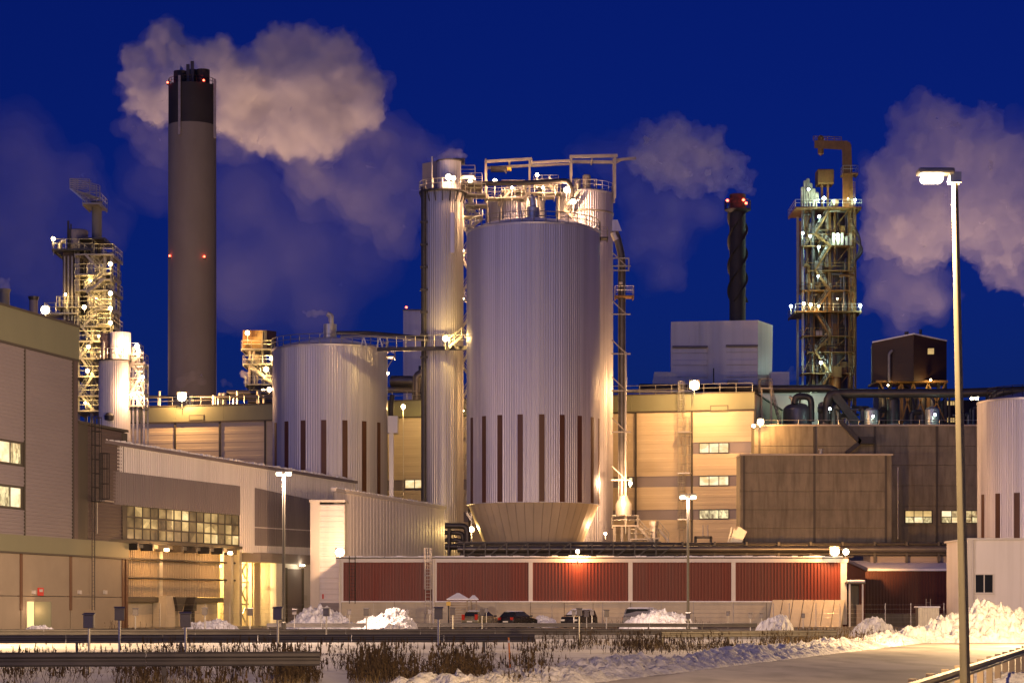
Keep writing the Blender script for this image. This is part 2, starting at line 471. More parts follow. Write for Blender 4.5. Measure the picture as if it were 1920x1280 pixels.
def flood(px, py, D, power, label, group, kind='warm', col=WARM, r=.22, post=1.6, off=(0, -.55, -.15), cat='floodlight'):
    """a small floodlight: bracket post, hooded housing, glowing lens, with its own light"""
    c = P(px, py, D)
    t = thing('floodlight', label, cat, c - Vector((0, 0, post)), group)
    if post > .1:
        MB().tube(c - Vector((0, -.12, post)), c + Vector((0, .12, -.05)), .05, n=6).build('post', 'galv', t)
    h = r * 1.15
    MB().hexa([c + Vector(q) for q in ((-h, .02, -h * .8), (h, .02, -h * .8), (h * .7, .28, -h * .5), (-h * .7, .28, -h * .5), (-h, .02, h), (h, .02, h), (h * .7, .28, h * .7), (-h * .7, .28, h * .7))]).build('housing', 'dark_steel', t, bevel=.02)
    lens = MB()
    lens.lathe((c.x, c.y - .05), [(r * math.sin(PI * i / 8) + .002, c.z - r * math.cos(PI * i / 8)) for i in range(9)], 12)
    lens.build('lens', kind, t, smooth=True)
    if power: lights(t, c + Vector(off), power, col, .15)
    return t

# ------------------------------------------------------------------ ground, road
g = MB(); g.v = [Vector(q) for q in ((-4000, -300, 0), (4000, -300, 0), (4000, 6000, 0), (-4000, 6000, 0))]; g.f = [[0, 1, 2, 3]]
tag(g.build('ground', 'ground_snow'), kind='structure')
lot = MB(); lot.v = [Vector(q) for q in ((-75, 128, .004), (70, 128, .004), (70, 330, .004), (-75, 330, .004))]; lot.f = [[0, 1, 2, 3]]
tag(lot.build('car_park', 'asphalt'), kind='structure')
# the road runs off to the right between the snow bank and the guard rail
RD = Vector((.31, 1.0)).normalized(); RN = Vector((RD.y, -RD.x))
def rw(t, s, z=0.0):
    q = Vector((1.4, 52.0)) + RD * t + RN * s
    return Vector((q.x, q.y, z))
rd = MB(); n0 = 0
for i in range(41):
    t = -60 + i * 5.0
    rd.v += [rw(t, -.2, .006), rw(t, 12.6, .006)]
for i in range(40): rd.f.append([2 * i, 2 * i + 1, 2 * i + 3, 2 * i + 2])
tag(rd.build('road', 'road_snow'), kind='structure')

# ------------------------------------------------------------------ grey building at the frame's left edge
k0, k1 = 1 / 176.0, 1 / 190.0
def gD(px): return 1 / (k0 + (k1 - k0) * px / 145.0)
a = P(0, 0, gD(0)); b = P(145, 0, gD(145))
FG = Fr((a.x, a.y), (b.x, b.y))
gb = thing('industrial_building', 'tall grey clad building with green bands and lit windows at the frame edge', 'building', (a.x, a.y, 0))
UL = FG.u(-260); U0 = FG.u(145); U1 = FG.u(238)
zt = FG.z(0, 575); zgb = FG.z(0, 637); zl = FG.z(0, 1000); zl0 = FG.z(0, 1032); zan = FG.z(200, 801)
MB().fbox(FG, UL, U0, -26, -.3, 0, zt - .1).build('wall', 'taupe_clad', gb)
MB().fbox(FG, U0 - .02, U1, -26, -.3, 0, zan - .1).build('wall', 'brown_clad', gb)
MB().fbox(FG, UL, U0 + .12, -.3, .10, zgb, zt + .12).build('fascia', 'green_band', gb)
MB().fbox(FG, UL - .1, U0 + .2, -26.2, .18, zt + .12, zt + .3).build('roof', 'dark_trim', gb)
MB().fbox(FG, UL, U0 + .1, -.2, .125, zgb - .18, zgb).build('drip_trim', 'dark_trim', gb)
uj = [UL, FG.u(-140), FG.u(-50), FG.u(47), FG.u(137)]
ws = [(FG.z(20, 828), FG.z(20, 868)), (FG.z(20, 912), FG.z(20, 950))]
for i in range(4):
    if i == 2:
        zz = [zl, ws[1][1] - .15, ws[1][0] + .15, ws[0][1] - .15, ws[0][0] + .15, zgb - .18]
        for j in (0, 2, 4):
            hcorr(MB(), FG, uj[i] + .08, uj[i + 1] - .08, zz[j], zz[j + 1], -.06, .3, .05).build('wall_panel', 'taupe_clad', gb)
        for (zh, zlow) in ws:
            MB().fbox(FG, uj[i] + .05, uj[i + 1] - .05, -.25, -.1, zlow - .15, zh + .15).build('window_band', 'dark_trim', gb)
            window(gb, FG, FG.u(-45), FG.u(40), zlow, zh, 4, 1, ['win_lit', 'win_lit', 'win_busy'], -.06, .1)
    else:
        hcorr(MB(), FG, uj[i] + .08, uj[i + 1] - .08, zl, zgb - .18, -.06, .3, .05).build('wall_panel', 'taupe_clad', gb)
    MB().fbox(FG, uj[i + 1] - .1, uj[i + 1] + .1, -.25, .02, zl, zgb - .18).build('joint_cover', 'dark_trim', gb)
MB().fbox(FG, FG.u(138), FG.u(145), -.25, .06, zl, zgb - .18).build('corner_trim', 'brown_clad', gb)
# the lower brown part beside it
hcorr(MB(), FG, FG.u(165), FG.u(229), zl, zan - .2, -.05, .3, .04).build('wall_panel', 'brown_clad', gb)
MB().fbox(FG, FG.u(145), FG.u(165), -.25, -.02, zl, zan).build('corner_trim', 'dark_trim', gb)
MB().fbox(FG, FG.u(229), U1, -.25, .04, zl, zan - .2).build('corner_trim', 'dark_trim', gb)
MB().fbox(FG, U0, U1 + .1, -26, .12, zan - .1, zan + .12).build('roof', 'dark_trim', gb)
MB().fbox(FG, UL, U1 + .1, -.25, .14, zl0, zl).build('base_band', 'green_band', gb)
MB().fbox(FG, UL, U1 + .05, -.25, .2, zl0 - .14, zl0).build('drip_trim', 'dark_trim', gb)
zj = FG.z(70, 1117)
ups = [UL, FG.u(-60), FG.u(40), FG.u(133), FG.u(231), U1]
for i in range(5):
    if i < 4:
        MB().fbox(FG, ups[i] + .12, ups[i + 1] - .12, -.25, -.04, zj + .03, zl0 - .14).build('base_panel', 'lowbeige', gb)
        MB().fbox(FG, ups[i] + .12, ups[i + 1] - .12, -.25, -.04, 0, zj - .03).build('base_panel', 'lowbeige', gb)
    MB().fbox(FG, ups[i + 1] - .22, ups[i + 1] + .22, -.25, .03, 1.6 if i < 3 else 0, zl0 - .14).build('pilaster', 'brown_trim', gb)
zd = FG.z(70, 1127)
dr = MB().fbox(FG, FG.u(48), FG.u(66), -.2, .0, .05, zd + .1).build('door_frame', 'lowbeige', gb)
MB().fbox(FG, FG.u(51), FG.u(63), -.1, .03, .1, zd).build('lit_doorway', 'door_glow', dr)
c0 = FG.w(FG.u(64), .05, 0); c1 = FG.w(FG.u(66) + .25, 1.25, 0)
lf = MB().hexa([(c0.x, c0.y, .1), (c1.x, c1.y, .1), (c1.x + .05, c1.y + .05, .1), (c0.x + .05, c0.y + .05, .1), (c0.x, c0.y, zd), (c1.x, c1.y, zd), (c1.x + .05, c1.y + .05, zd), (c0.x + .05, c0.y + .05, zd)]).build('door_leaf', 'green_band', gb, label='green steel door standing open')
lights(gb, FG.w(FG.u(57), .5, 1.6), 60, WARM, .2)
MB().fbox(FG, FG.u(71), FG.u(81), -.03, .05, FG.z(76, 1116), FG.z(76, 1101)).build('warning_sign', 'red_sign', gb)
MB().fbox(FG, FG.u(73), FG.u(79), .05, .06, FG.z(76, 1109), FG.z(76, 1104)).build('sign_face', 'white_paint', gb)
ladder(gb, FG, FG.u(165), .5, 1.6, FG.z(165, 783), .55, True, 'dark_steel', FG.z(165, 940))
ladder(gb, FG, FG.u(182), .4, FG.z(182, 938), FG.z(182, 850), .4, True, 'dark_steel', FG.z(182, 935))
MB().fbox(FG, FG.u(172), FG.u(190), .1, 1.2, FG.z(180, 941), FG.z(180, 938)).build('ladder_landing', 'steel', gb)
MB().tube(FG.w(FG.u(176), .3, FG.z(176, 1000)), FG.w(FG.u(176), .3, FG.z(176, 940)), .06).build('conduit', 'steel', gb)
for px in (60, 146, 194):
    MB().fbox(FG, FG.u(px), FG.u(px + 4), -.03, .18, FG.z(px, 1113), FG.z(px, 1106)).build('wall_box', 'white_paint', gb)

# ------------------------------------------------------------------ conveyor hall: ribbed, with a glazed strip, on legs
a = P(238, 0, 200); b = P(665, 0, 248)
FA = Fr((a.x, a.y), (b.x, b.y))
ca = thing('conveyor_hall', 'long light grey ribbed hall with glazed strip and bays beneath', 'building', (a.x, a.y, 0))
u = FA.u
zr0 = FA.z(238, 838); zr1 = FA.z(665, 906); UE = u(665)
zrf = lambda uu: zr0 + (zr1 - zr0) * uu / UE
zw1, zw0 = FA.z(240, 947), FA.z(240, 1010)
zs = FA.z(240, 1024)          # underside of the upper storey
UW = u(449); UB = u(584); EX = u(190)
MB().fbox(FA, EX, UE, -16, -.25, zs + .3, zrf(EX) - .3, zs + .3, zr1 - .3).build('upper_storey', 'grey_clad', ca)
corr(MB(), FA, EX, UW, zw1, zrf(EX), 0, .42, .06, zw1, zrf(UW)).build('wall_sheet', 'white_clad', ca)
corr(MB(), FA, UW, u(474), zs, zrf(UW), 0, .42, .06, zs, zrf(u(474))).build('wall_sheet', 'white_clad', ca)
corr(MB(), FA, u(474), UE, zs, zrf(u(474)), 0, .42, .06, zs, zrf(UE)).build('wall_sheet', 'white_clad', ca)
corr(MB(), FA, EX, UW - .1, zw1, FA.z(240, 886), .1, .42, .05, zw1, FA.z(449, 911)).build('grey_sheet', 'grey_clad', ca)
corr(MB(), FA, u(476), u(580), FA.z(476, 987), FA.z(476, 914), .1, .42, .05, FA.z(580, 993), FA.z(580, 936)).build('grey_sheet', 'grey_clad', ca)
corr(MB(), FA, u(476), u(580), FA.z(476, 1022), FA.z(476, 989), .1, .42, .05, FA.z(580, 1026), FA.z(580, 995)).build('grey_sheet', 'grey_clad', ca)
MB().fbox(FA, EX, UE + .1, -16.3, .35, zrf(EX), zrf(EX) + .28, zr1, zr1 + .28).build('roof', 'grey_clad', ca)
sb = MB()
for i in range(60):
    t = i / 60.0; uu = EX + (UE - EX) * t; l_ = (UE - EX) / 60 * random.uniform(.5, 1.0)
    sb.fbox(FA, uu, uu + l_, -1.4, random.uniform(.30, .42), zrf(uu) + .28, zrf(uu) + .28 + random.uniform(.08, .22), zrf(uu + l_) + .28, zrf(uu + l_) + .3 + random.uniform(.05, .2))
tag(sb.build('snow_cap', 'snow', ca), kind='stuff')
MB().fbox(FA, EX, UW, -3, -2.7, zw0 - .6, zw1).build('inner_wall', 'cream', ca)
wdw = window(ca, FA, u(238), UW, zw0, zw1, 15, 3, ['win_gold', 'win_gold', 'win_bright', 'win_dim', 'win_dim'], -.1, .15, 'dark_trim', 'window_strip')  # pane glow stands in for golden reflections along the strip
MB().fbox(FA, EX, UW + .2, -.6, .25, zw0 - .35, zw0 - .08).build('sill_beam', 'dark_trim', ca)
MB().fbox(FA, EX, UW + .2, -1.9, -.6, zw0 - .7, zw0 - .36).build('soffit_beam', 'bright_pipe', ca)
for i in range(8):
    uu = u(238) + (UW - u(238)) * (i + .5) / 8
    MB().fbox(FA, uu - .12, uu + .12, -.9, .35, zw0 - .95, zw0 - .36).build('bracket', 'dark_steel', ca)
# bay below: ribbed orange-lit wall, plinth, pipes
zb0 = FA.z(300, 1118)
corr(MB(), FA, EX, u(336), zb0, zs + .4, -2.2, .34, .08).build('bay_sheet', 'lowbeige', ca)
corr(MB(), FA, u(338), UW, zb0, zs + .4, -2.2, .34, .08).build('bay_sheet', 'lowbeige', ca)
MB().fbox(FA, u(334), u(340), -2.2, -1.95, zb0, zs + .4).build('bay_post', 'bright_pipe', ca)
MB().fbox(FA, EX, UW, -5, -2.4, 0, zb0 - .5).build('plinth', 'concrete_light', ca)
MB().fbox(FA, EX, UW, -2.45, -1.7, zb0 - .5, zb0 - .02).build('plinth_beam', 'dark_trim', ca)
for py in (1048, 1083):
    pipe(ca, [FA.w(EX, -1.2, FA.z(300, py)), FA.w(u(470), -1.2, FA.z(300, py))], .10, 'dark_steel')
for px in (238, 445, 461):
    MB().fbox(FA, u(px), u(px) + .55, -1.5, -.7, 0, zw0 - .4).build('leg', 'bright_pipe' if px > 300 else 'steel', ca)
MB().fbox(FA, u(328), u(328) + 1.7, -2.3, -.9, 0, zb0 + .1).build('pier', 'concrete_light', ca)
for px, s in ((345, 1), (372, -1)):
    MB().hexa([FA.w(u(px) + q[0], q[1], q[2]) for q in ((0, -.6, zb0 - 1.3), (.8, -.6, zb0 - 1.3), (.8, -1.6, zb0 - 1.3), (0, -1.6, zb0 - 1.3), (-.5 * s, -.6, zb0), (1.3 + .4 * s, -.6, zb0), (1.3 + .4 * s, -1.6, zb0), (-.5 * s, -1.6, zb0))]).build('hopper', 'dark_steel', ca)
MB().fbox(FA, u(372), u(372) + .8, -1.6, -.8, 0, zb0 - 1.3).build('hopper_leg', 'dark_steel', ca)
# lit bay with braced frame
MB().fbox(FA, u(466), u(512), -7.5, -7.2, 0, zs + .2).build('bay_back_wall', 'cream', ca)
MB().fbox(FA, u(512), u(512) + .3, -7.2, -.3, 0, zs + .2).build('bay_side_wall', 'cream', ca)
zz = [0, 2.2, 4.4, 6.6]
for px in (470, 481, 486, 497, 507):
    MB().fbox(FA, u(px), u(px) + .32, -2.4, -2.1, 0, zs + .2).build('frame_post', 'cream', ca)
br = Braces()
for i in range(3):
    br.beam(FA.w(u(484), -2.25, zz[i]), FA.w(u(500), -2.25, zz[i + 1]), .12); br.beam(FA.w(u(500), -2.25, zz[i]), FA.w(u(484), -2.25, zz[i + 1]), .12)
    br.beam(FA.w(u(470), -2.25, zz[i + 1]), FA.w(u(503), -2.25, zz[i + 1]), .12)
br.build('bracing', 'steel', ca)
lights(ca, FA.w(u(489), -4.6, 5.2), 5500, YEL, .3)
MB().lathe(FA.w(u(489), -4.8, 0)[:2], [(.02, 5.9), (.3, 5.95), (.3, 6.1), (.02, 6.15)], 12).build('bay_lamp', 'sodium', ca)
lights(ca, FA.w(u(300), 0.9, zw0 - 1.2), 900, SOD, .3)
lights(ca, FA.w(u(420), 0.9, zw0 - 1.2), 700, SOD, .3)
MB().fbox(FA, u(298), u(302), .55, .8, zw0 - .95, zw0 - .7).build('strip_lamp', 'sodium', ca)
MB().fbox(FA, u(418), u(422), .55, .8, zw0 - .95, zw0 - .7).build('strip_lamp', 'sodium', ca)
# door block
MB().fbox(FA, u(546), u(550), 1.0, 1.3, FA.z(540, 1056) - .25, FA.z(540, 1056) - .1).build('canopy_fill_lamp', 'warm', ca)  # lamp added under the canopy to brighten the door block
lights(ca, FA.w(u(548), 3.2, FA.z(540, 1056) - .4), 420, WARM, .2)
z55 = FA.z(540, 1056)
MB().fbox(FA, u(474), UB, -1.4, .9, z55, zs + .05).build('door_canopy', 'grey_clad', ca)
MB().fbox(FA, u(512), UB, -6, .35, 0, z55 - .02).build('door_block', 'white_clad', ca)
db = MB().fbox(FA, u(530), u(560), .36, .42, .1, FA.z(540, 1066)).build('door', 'grey_clad', ca)
MB().fbox(FA, u(533), u(556), .42, .45, .2, 1.8).build('door_panel', 'taupe_clad', db)
MB().fbox(FA, u(528), u(531), .36, .5, .0, FA.z(540, 1064)).build('door_frame', 'dark_trim', db)
MB().fbox(FA, u(559), u(562), .36, .5, .0, FA.z(540, 1064)).build('door_frame', 'dark_trim', db)
MB().fbox(FA, u(563), u(569), .36, .44, FA.z(565, 1125), FA.z(565, 1115)).build('notice', 'white_paint', ca)

# ------------------------------------------------------------------ white annex with oblique parapet behind the red warehouse
a = P(627, 0, 222); b = P(833, 0, 252)
FN = Fr((a.x, a.y), (b.x, b.y))
an = thing('annex_building', 'pale floodlit annex with sloping parapet behind the red warehouse', 'building', (a.x, a.y, 0))
z0, z1 = FN.z(627, 918), FN.z(833, 952)
MB().hexa([FN.w(.02, -.1, 0), FN.w(FN.len, -.1, 0), FN.w(FN.len, -2.4, 0), FN.w(6, -2.4, 0), FN.w(.02, -.1, z0 - .3), FN.w(FN.len, -.1, z1 - .3), FN.w(FN.len, -2.4, z1 - .3), FN.w(6, -2.4, z0 - .35)]).build('wall', 'white_clad', an)
corr(MB(), FN, 0, FN.len, 2, z0 - .15, 0, .9, .03, 2, z1 - .15).build('wall_sheet', 'white_clad', an)
MB().fbox(FN, -.1, FN.len + .15, -.35, .2, z0 - .15, z0 + .18, z1 - .15, z1 + .18).build('coping', 'white_paint', an)
sb = MB()
for i in range(40):
    t = i / 40; uu = FN.len * t; l_ = FN.len / 40 * random.uniform(.5, 1)
    zz_ = z0 + (z1 - z0) * t + .18
    sb.fbox(FN, uu, uu + l_, -.4, .22 + random.uniform(0, .06), zz_ - .02, zz_ + random.uniform(.05, .14))
tag(sb.build('snow_cap', 'snow', an), kind='stuff')
# frontal lean-to at its end
xa, xb, xc = X(582, 221), X(599, 221), X(640, 221)
zt_ = Z(941, 221)
MB().box(xa, xc + .3, 221.2, 236, 0, zt_ - .2).build('end_block', 'white_clad', an)
FE = Fr((xa, 221), (xc, 221))
MB().fbox(FE, 0, xb - xa, -.3, .12, 0, zt_).build('corner_pier', 'white_paint', an)
hcorr(MB(), FE, xb - xa, xc - xa + .3, 2.3, zt_ - .25, -.1, .55, .05).build('end_sheet', 'white_clad', an)
MB().fbox(FE, xb - xa, xc - xa + .3, -.3, .0, 0, 2.3).build('end_plinth', 'taupe_clad', an)
MB().fbox(FE, -.1, xc - xa + .4, -15, .25, zt_, zt_ + .22).build('coping', 'white_paint', an)
MB().fbox(FE, X(604, 221) - xa, X(607, 221) - xa, -.1, .06, Z(1122, 221), Z(1113, 221)).build('hazard_sign', 'red_sign', an)

# ------------------------------------------------------------------ red warehouse along the car park
DR = 215.0
FRd = Fr((X(640, DR), DR), (X(1580, DR), DR))
rh = thing('red_warehouse', 'long low red ribbed warehouse with white posts along the car park', 'building', (X(640, DR), DR, 0))
z0, z1 = Z(1127, DR), Z(1047, DR); LR = FRd.len; ur = FRd.u
MB().fbox(FRd, 0, LR, -15, -.25, 0, z1 - .1).build('wall', 'red_clad', rh)
posts = [640, 815, 995, 1182, 1375, 1580]
for p0, p1 in zip(posts, posts[1:]):
    corr(MB(), FRd, ur(p0), ur(p1), z0, z1 - .3, -.1, .32, .15).build('wall_sheet', 'red_clad', rh)
for i, p0 in enumerate(posts):
    MB().fbox(FRd, ur(p0) - .2, ur(p0) + (.2 if i < 5 else .38), -.1, .12, z0 - (.0 if i < 5 else 2.2), z1 - .3).build('post', 'white_paint', rh)
MB().fbox(FRd, -.5, LR + .5, -.3, .2, z1 - .34, z1 + .02).build('fascia', 'white_paint', rh)
MB().fbox(FRd, -.5, LR + .5, -15.2, .26, z1 + .02, z1 + .14).build('roof', 'dark_trim', rh)
sb = MB(); n = 90
for i in range(n):
    uu = LR * i / n; sb.fbox(FRd, uu - .1, uu + LR / n * random.uniform(.7, 1.1), -5, .27 + random.uniform(0, .07), z1 + .14, z1 + .17 + random.uniform(.03, .14))
tag(sb.build('snow_cap', 'snow', rh), kind='stuff')
pj = [640, 700, 740, 815, 885, 930, 995, 1058, 1112, 1182, 1240, 1300, 1375, 1437, 1500, 1580]
for p0, p1 in zip(pj, pj[1:]):
    MB().fbox(FRd, ur(p0) + .02, ur(p1) - .02, -.3, .16, 0, z0 - .06).build('plinth_panel', 'concrete_light', rh)
MB().fbox(FRd, 0, LR, -.3, .30, z0 - .06, z0 + .05).build('plinth_coping', 'snow', rh)
# sloped retaining slabs at the far end of the plinth
zz0, zz1 = Z(1122, DR), Z(1126, DR)
us = [ur(1437) + (ur(1573) - ur(1437)) * i / 7 for i in range(8)]
for i in range(7):
    q = [FRd.w(us[i], 1.6, 0), FRd.w(us[i + 1] - .06, 1.6, 0), FRd.w(us[i + 1] - .06 + .55, .5, z0 + .15), FRd.w(us[i] + .55, .5, z0 + .15)]
    MB().prism(q, (0, .3, -.05)).build('sloped_slab', 'concrete_light', rh)
ladder(rh, FRd, ur(661), .35, z0 - .2, z1 + .3, .55, False, 'dark_steel', name='ladder')
ladder(rh, FRd, ur(803), .45, 1.2, z1 + 1.0, .5, True, 'white_paint', z0 + 1.2)
MB().tube(FRd.w(ur(813), .3, 0), FRd.w(ur(813), .3, z1), .12, n=8).build('downpipe', 'white_paint', rh)
MB().tube(FRd.w(ur(638), .2, 0), FRd.w(ur(638), .2, z1), .1, n=8).build('downpipe', 'white_paint', rh)
# the angled end wall with a falling eave, and the porch
pa, pb = P(1586, 0, 215.4), P(1621, 0, 224)
FX = Fr((pa.x, pa.y), (pb.x, pb.y))
za, zb = Z(1050, 215.4), Z(1066, 224)
corr(MB(), FX, 0, FX.len, 0, za - .2, .0, .32, .08, 0, zb - .2).build('end_wall_sheet', 'red_clad', rh)
MB().fbox(FX, 0, FX.len, -4, -.05, 0, za - .3, 0, zb - .3).build('end_wall', 'red_clad', rh)
MB().fbox(FX, -.2, FX.len + .2, -4.2, .3, za - .2, za + .1, zb - .2, zb + .1).build('end_eave', 'white_paint', rh)

pr = thing('porch', 'small snow topped porch at the corner of the red warehouse', 'porch', (X(1590, 213.5), 213.5, 0))
x0, x1 = X(1592, 213), X(1619, 213)
zt_ = Z(1094, 213)
for x in (x0, x1 - .14): MB().box(x, x + .14, 213, 213.14, 0, zt_).build('post', 'white_paint', pr)
MB().box(x0 - .15, x1 + .2, 212.8, 215.2, zt_, zt_ + .14).build('roof', 'dark_trim', pr)
MB().box(x0 - .12, x1 + .16, 212.8, 215.1, zt_ + .14, zt_ + .38).build('snow_cap', 'snow', pr, bevel=.1)
MB().box(x0 + .16, x1 - .16, 214.6, 214.7, 0, zt_ - .05).build('back_panel', 'dark_trim', pr)
MB().box(x0 + .75, x1 - .16, 213.1, 213.3, 0, Z(1133, 213)).build('low_cabinet', 'wood', pr)

# ------------------------------------------------------------------ dark red shed further along
DS = 228.0
FS = Fr((X(1622, DS), DS), (X(1830, DS), DS))
sh = thing('dark_red_shed', 'unlit dark red ribbed shed with pale roof edge', 'building', (X(1622, DS), DS, 0))
zt_ = Z(1067, DS)
MB().fbox(FS, 0, FS.len, -12, -.2, 0, zt_ - .1).build('wall', 'dark_red_clad', sh)
corr(MB(), FS, 0, FS.len, 1.2, zt_ - .15, -.05, .32, .08).build('wall_sheet', 'dark_red_clad', sh)
MB().fbox(FS, 0, FS.len, -.2, .12, 0, 1.2).build('plinth', 'concrete', sh)
rf = MB(); rf.hexa([FS.w(-.8, .35, zt_ - .15), FS.w(FS.len + .3, .35, zt_ - .15), FS.w(FS.len + .3, -12, zt_ + .9), FS.w(-.8, -12, zt_ + .9),
                    FS.w(-.8, .35, zt_ + .08), FS.w(FS.len + .3, .35, zt_ + .08), FS.w(FS.len + .3, -12, zt_ + 1.15), FS.w(-.8, -12, zt_ + 1.15)])
rf.build('roof', 'snow', sh)
bx = thing('utility_cabinet', 'ribbed grey cabinet topped with snow before the dark red shed', 'cabinet', (X(1742, 205), 205, 0))
FB = Fr((X(1722, 205), 205), (X(1761, 205), 205))
zt_ = Z(1139, 205)
MB().fbox(FB, .05, FB.len - .05, -1.7, -.08, 0, zt_ - .05).build('body', 'grey_box', bx)
corr(MB(), FB, 0, FB.len, .1, zt_, 0, .25, .05).build('front_sheet', 'galv', bx)
MB().fbox(FB, -.1, FB.len + .1, -1.8, .12, zt_, zt_ + .16).build('snow_cap', 'snow', bx, bevel=.06)
FB2 = Fr((X(1738, 205), 205), (X(1748, 205), 205))
ladder(bx, FB2, .22, -.5, zt_ + .14, Z(1122, 205), .4, False, 'steel', name='ladder')

# ------------------------------------------------------------------ white building at the right frame edge
DW = 198.0
FW = Fr((X(1816, DW), DW), (X(2060, DW), DW))
wb = thing('white_office_building', 'plain white building with small dark window beside the snow heap', 'building', (X(1816, DW), DW, 0))
zt_ = Z(1012, DW)
MB().fbox(FW, 0, FW.len, -10, -.06, 0, zt_).build('wall', 'white_clad', wb)
zrows = [0, Z(1118, DW), Z(1064, DW), zt_]
ucol = [0.25, FW.u(1914), FW.u(1990), FW.len]
for i in range(3):
    for j in range(3):
        MB().fbox(FW, ucol[i] + .02, ucol[i + 1] - .02, -.06, -.0, zrows[j] + .015, zrows[j + 1] - .015).build('wall_panel', 'white_clad', wb)
MB().fbox(FW, -.12, .24, -.3, .14, 0, zt_ + .05).build('corner_trim', 'white_paint', wb)
MB().fbox(FW, -.2, FW.len, -10.1, .2, zt_, zt_ + .18).build('coping', 'white_paint', wb)
window(wb, FW, FW.u(1828), FW.u(1862), Z(1111, DW), Z(1076, DW), 2, 1, 'glass_dark', .04, .09, 'white_paint')
MB().fbox(FW, FW.u(1826), FW.u(1864), .0, .14, Z(1114, DW), Z(1111.5, DW)).build('sill', 'white_paint', wb)
MB().tube(FW.w(.35, .18, 0), FW.w(.35, .18, zt_), .07, n=8).build('downpipe', 'white_paint', wb)

# ------------------------------------------------------------------ long process hall behind the silos
a = P(238, 0, 295.6); b = P(1415, 0, 275)
FH = Fr((a.x, a.y), (b.x, b.y))
ph = thing('process_hall', 'long cream panelled hall with green parapet behind the silos', 'building', (a.x, a.y, 0))
u = FH.u
zt_ = FH.z(245, 764); zg = FH.z(245, 792)
LH = u(1415)
MB().fbox(FH, 0, LH, -30, -.35, 0, zt_ - .1).build('wall', 'cream', ph)
gj = [238, 330, 420, 515, 610, 700, 790, 870, 980, 1090, 1185, 1297, 1415]
for p0, p1 in zip(gj, gj[1:]):
    MB().fbox(FH, u(p0) + .01, u(p1) - .01, -.35, .12, zg, zt_).build('parapet_panel', 'green_band', ph)
MB().fbox(FH, -.1, LH + .1, -30, .2, zt_, zt_ + .15).build('roof', 'dark_trim', ph)
MB().fbox(FH, 0, LH, -.35, .15, zg - .14, zg).build('drip_trim', 'dark_trim', ph)
for p0, p1, t0, t1 in ((355, 384, 778, 789), (1332, 1366, 760, 771)):
    MB().fbox(FH, u(p0), u(p1), .12, .17, FH.z(p0, t1), FH.z(p0, t0)).build('louvre', 'dark_trim', ph)
    MB().fbox(FH, u(p0) + .12, u(p1) - .12, .17, .2, FH.z(p0, t1) + .12, FH.z(p0, t0) - .12).build('louvre_face', 'green_band', ph)
# left part: tall panels
pjl = [238, 328, 412, 497, 580]
for p0, p1 in zip(pjl, pjl[1:]):
    hcorr(MB(), FH, u(p0) + .1, u(p1) - .1, 3, zg - .14, -.12, 1.1, .02).build('wall_panel', 'cream', ph)
    MB().fbox(FH, u(p1) - .12, u(p1) + .12, -.3, .05, 3, zg - .14).build('joint_cover', 'dark_trim', ph)
# right part: panels with dark window bands
bands = [(830, 850), (892, 911), (955, 973)]
bz = [(FH.z(1300, q1), FH.z(1300, q0)) for q0, q1 in bands]
pjr = [580, 735, 795, 880, 985, 1090, 1192, 1297, 1415]
for p0, p1 in zip(pjr, pjr[1:]):
    u0_, u1_ = u(p0) + .12, u(p1) - .12
    top = p0 in (1297, 1090, 580)
    rows = [(3, bz[2][0]), (bz[2][1], bz[1][0])] + ([(bz[1][1], bz[0][0]), (bz[0][1], zg - .14)] if p0 == 1297 else [(bz[1][1], zg - .14)])
    for (q0, q1) in rows:
        hcorr(MB(), FH, u0_, u1_, q0 + .05, q1 - .05, -.12, 1.1, .02).build('wall_panel', 'cream', ph)
    for k, (q0, q1) in enumerate(bz):
        if k == 0 and p0 != 1297: continue
        MB().fbox(FH, u0_, u1_, -.34, -.2, q0 - .04, q1 + .04).build('window_band', 'taupe_clad', ph)
    MB().fbox(FH, u(p1) - .12, u(p1) + .12, -.3, .05, 3, zg - .14).build('joint_cover', 'dark_trim', ph)
for k, mm in ((0, ['win_lit']), (1, ['win_lit']), (2, ['win_busy'])):
    window(ph, FH, u(1311), u(1366), bz[k][0] + .05, bz[k][1] - .05, 3, 1, mm, -.12, .1)
window(ph, FH, u(759), u(795), FH.z(770, 915), FH.z(770, 899), 2, 1, ['win_lit'], -.12, .1)
window(ph, FH, u(1178), u(1186), bz[1][0] + .05, bz[1][1] - .05, 1, 1, ['win_lit'], -.12, .1)
rb = MB(); railing(rb, [FH.w(.3, -.2, zt_ + .15), FH.w(LH - .3, -.2, zt_ + .15)], 1.1, 2.0, .04)
rb.build('roof_railing', 'galv', ph)
ladder(ph, FH, u(1279), .5, 6, FH.z(1279, 716), .6, True, 'galv', FH.z(1279, 990))
ladder(ph, FH, u(1291), .5, FH.z(1291, 889), FH.z(1291, 783), .5, True, 'galv', FH.z(1291, 888))
for py in (812, 889, 975):
    MB().fbox(FH, u(1274), u(1297), .1, 1.4, FH.z(1279, py), FH.z(1279, py - 2)).build('ladder_landing', 'galv', ph)
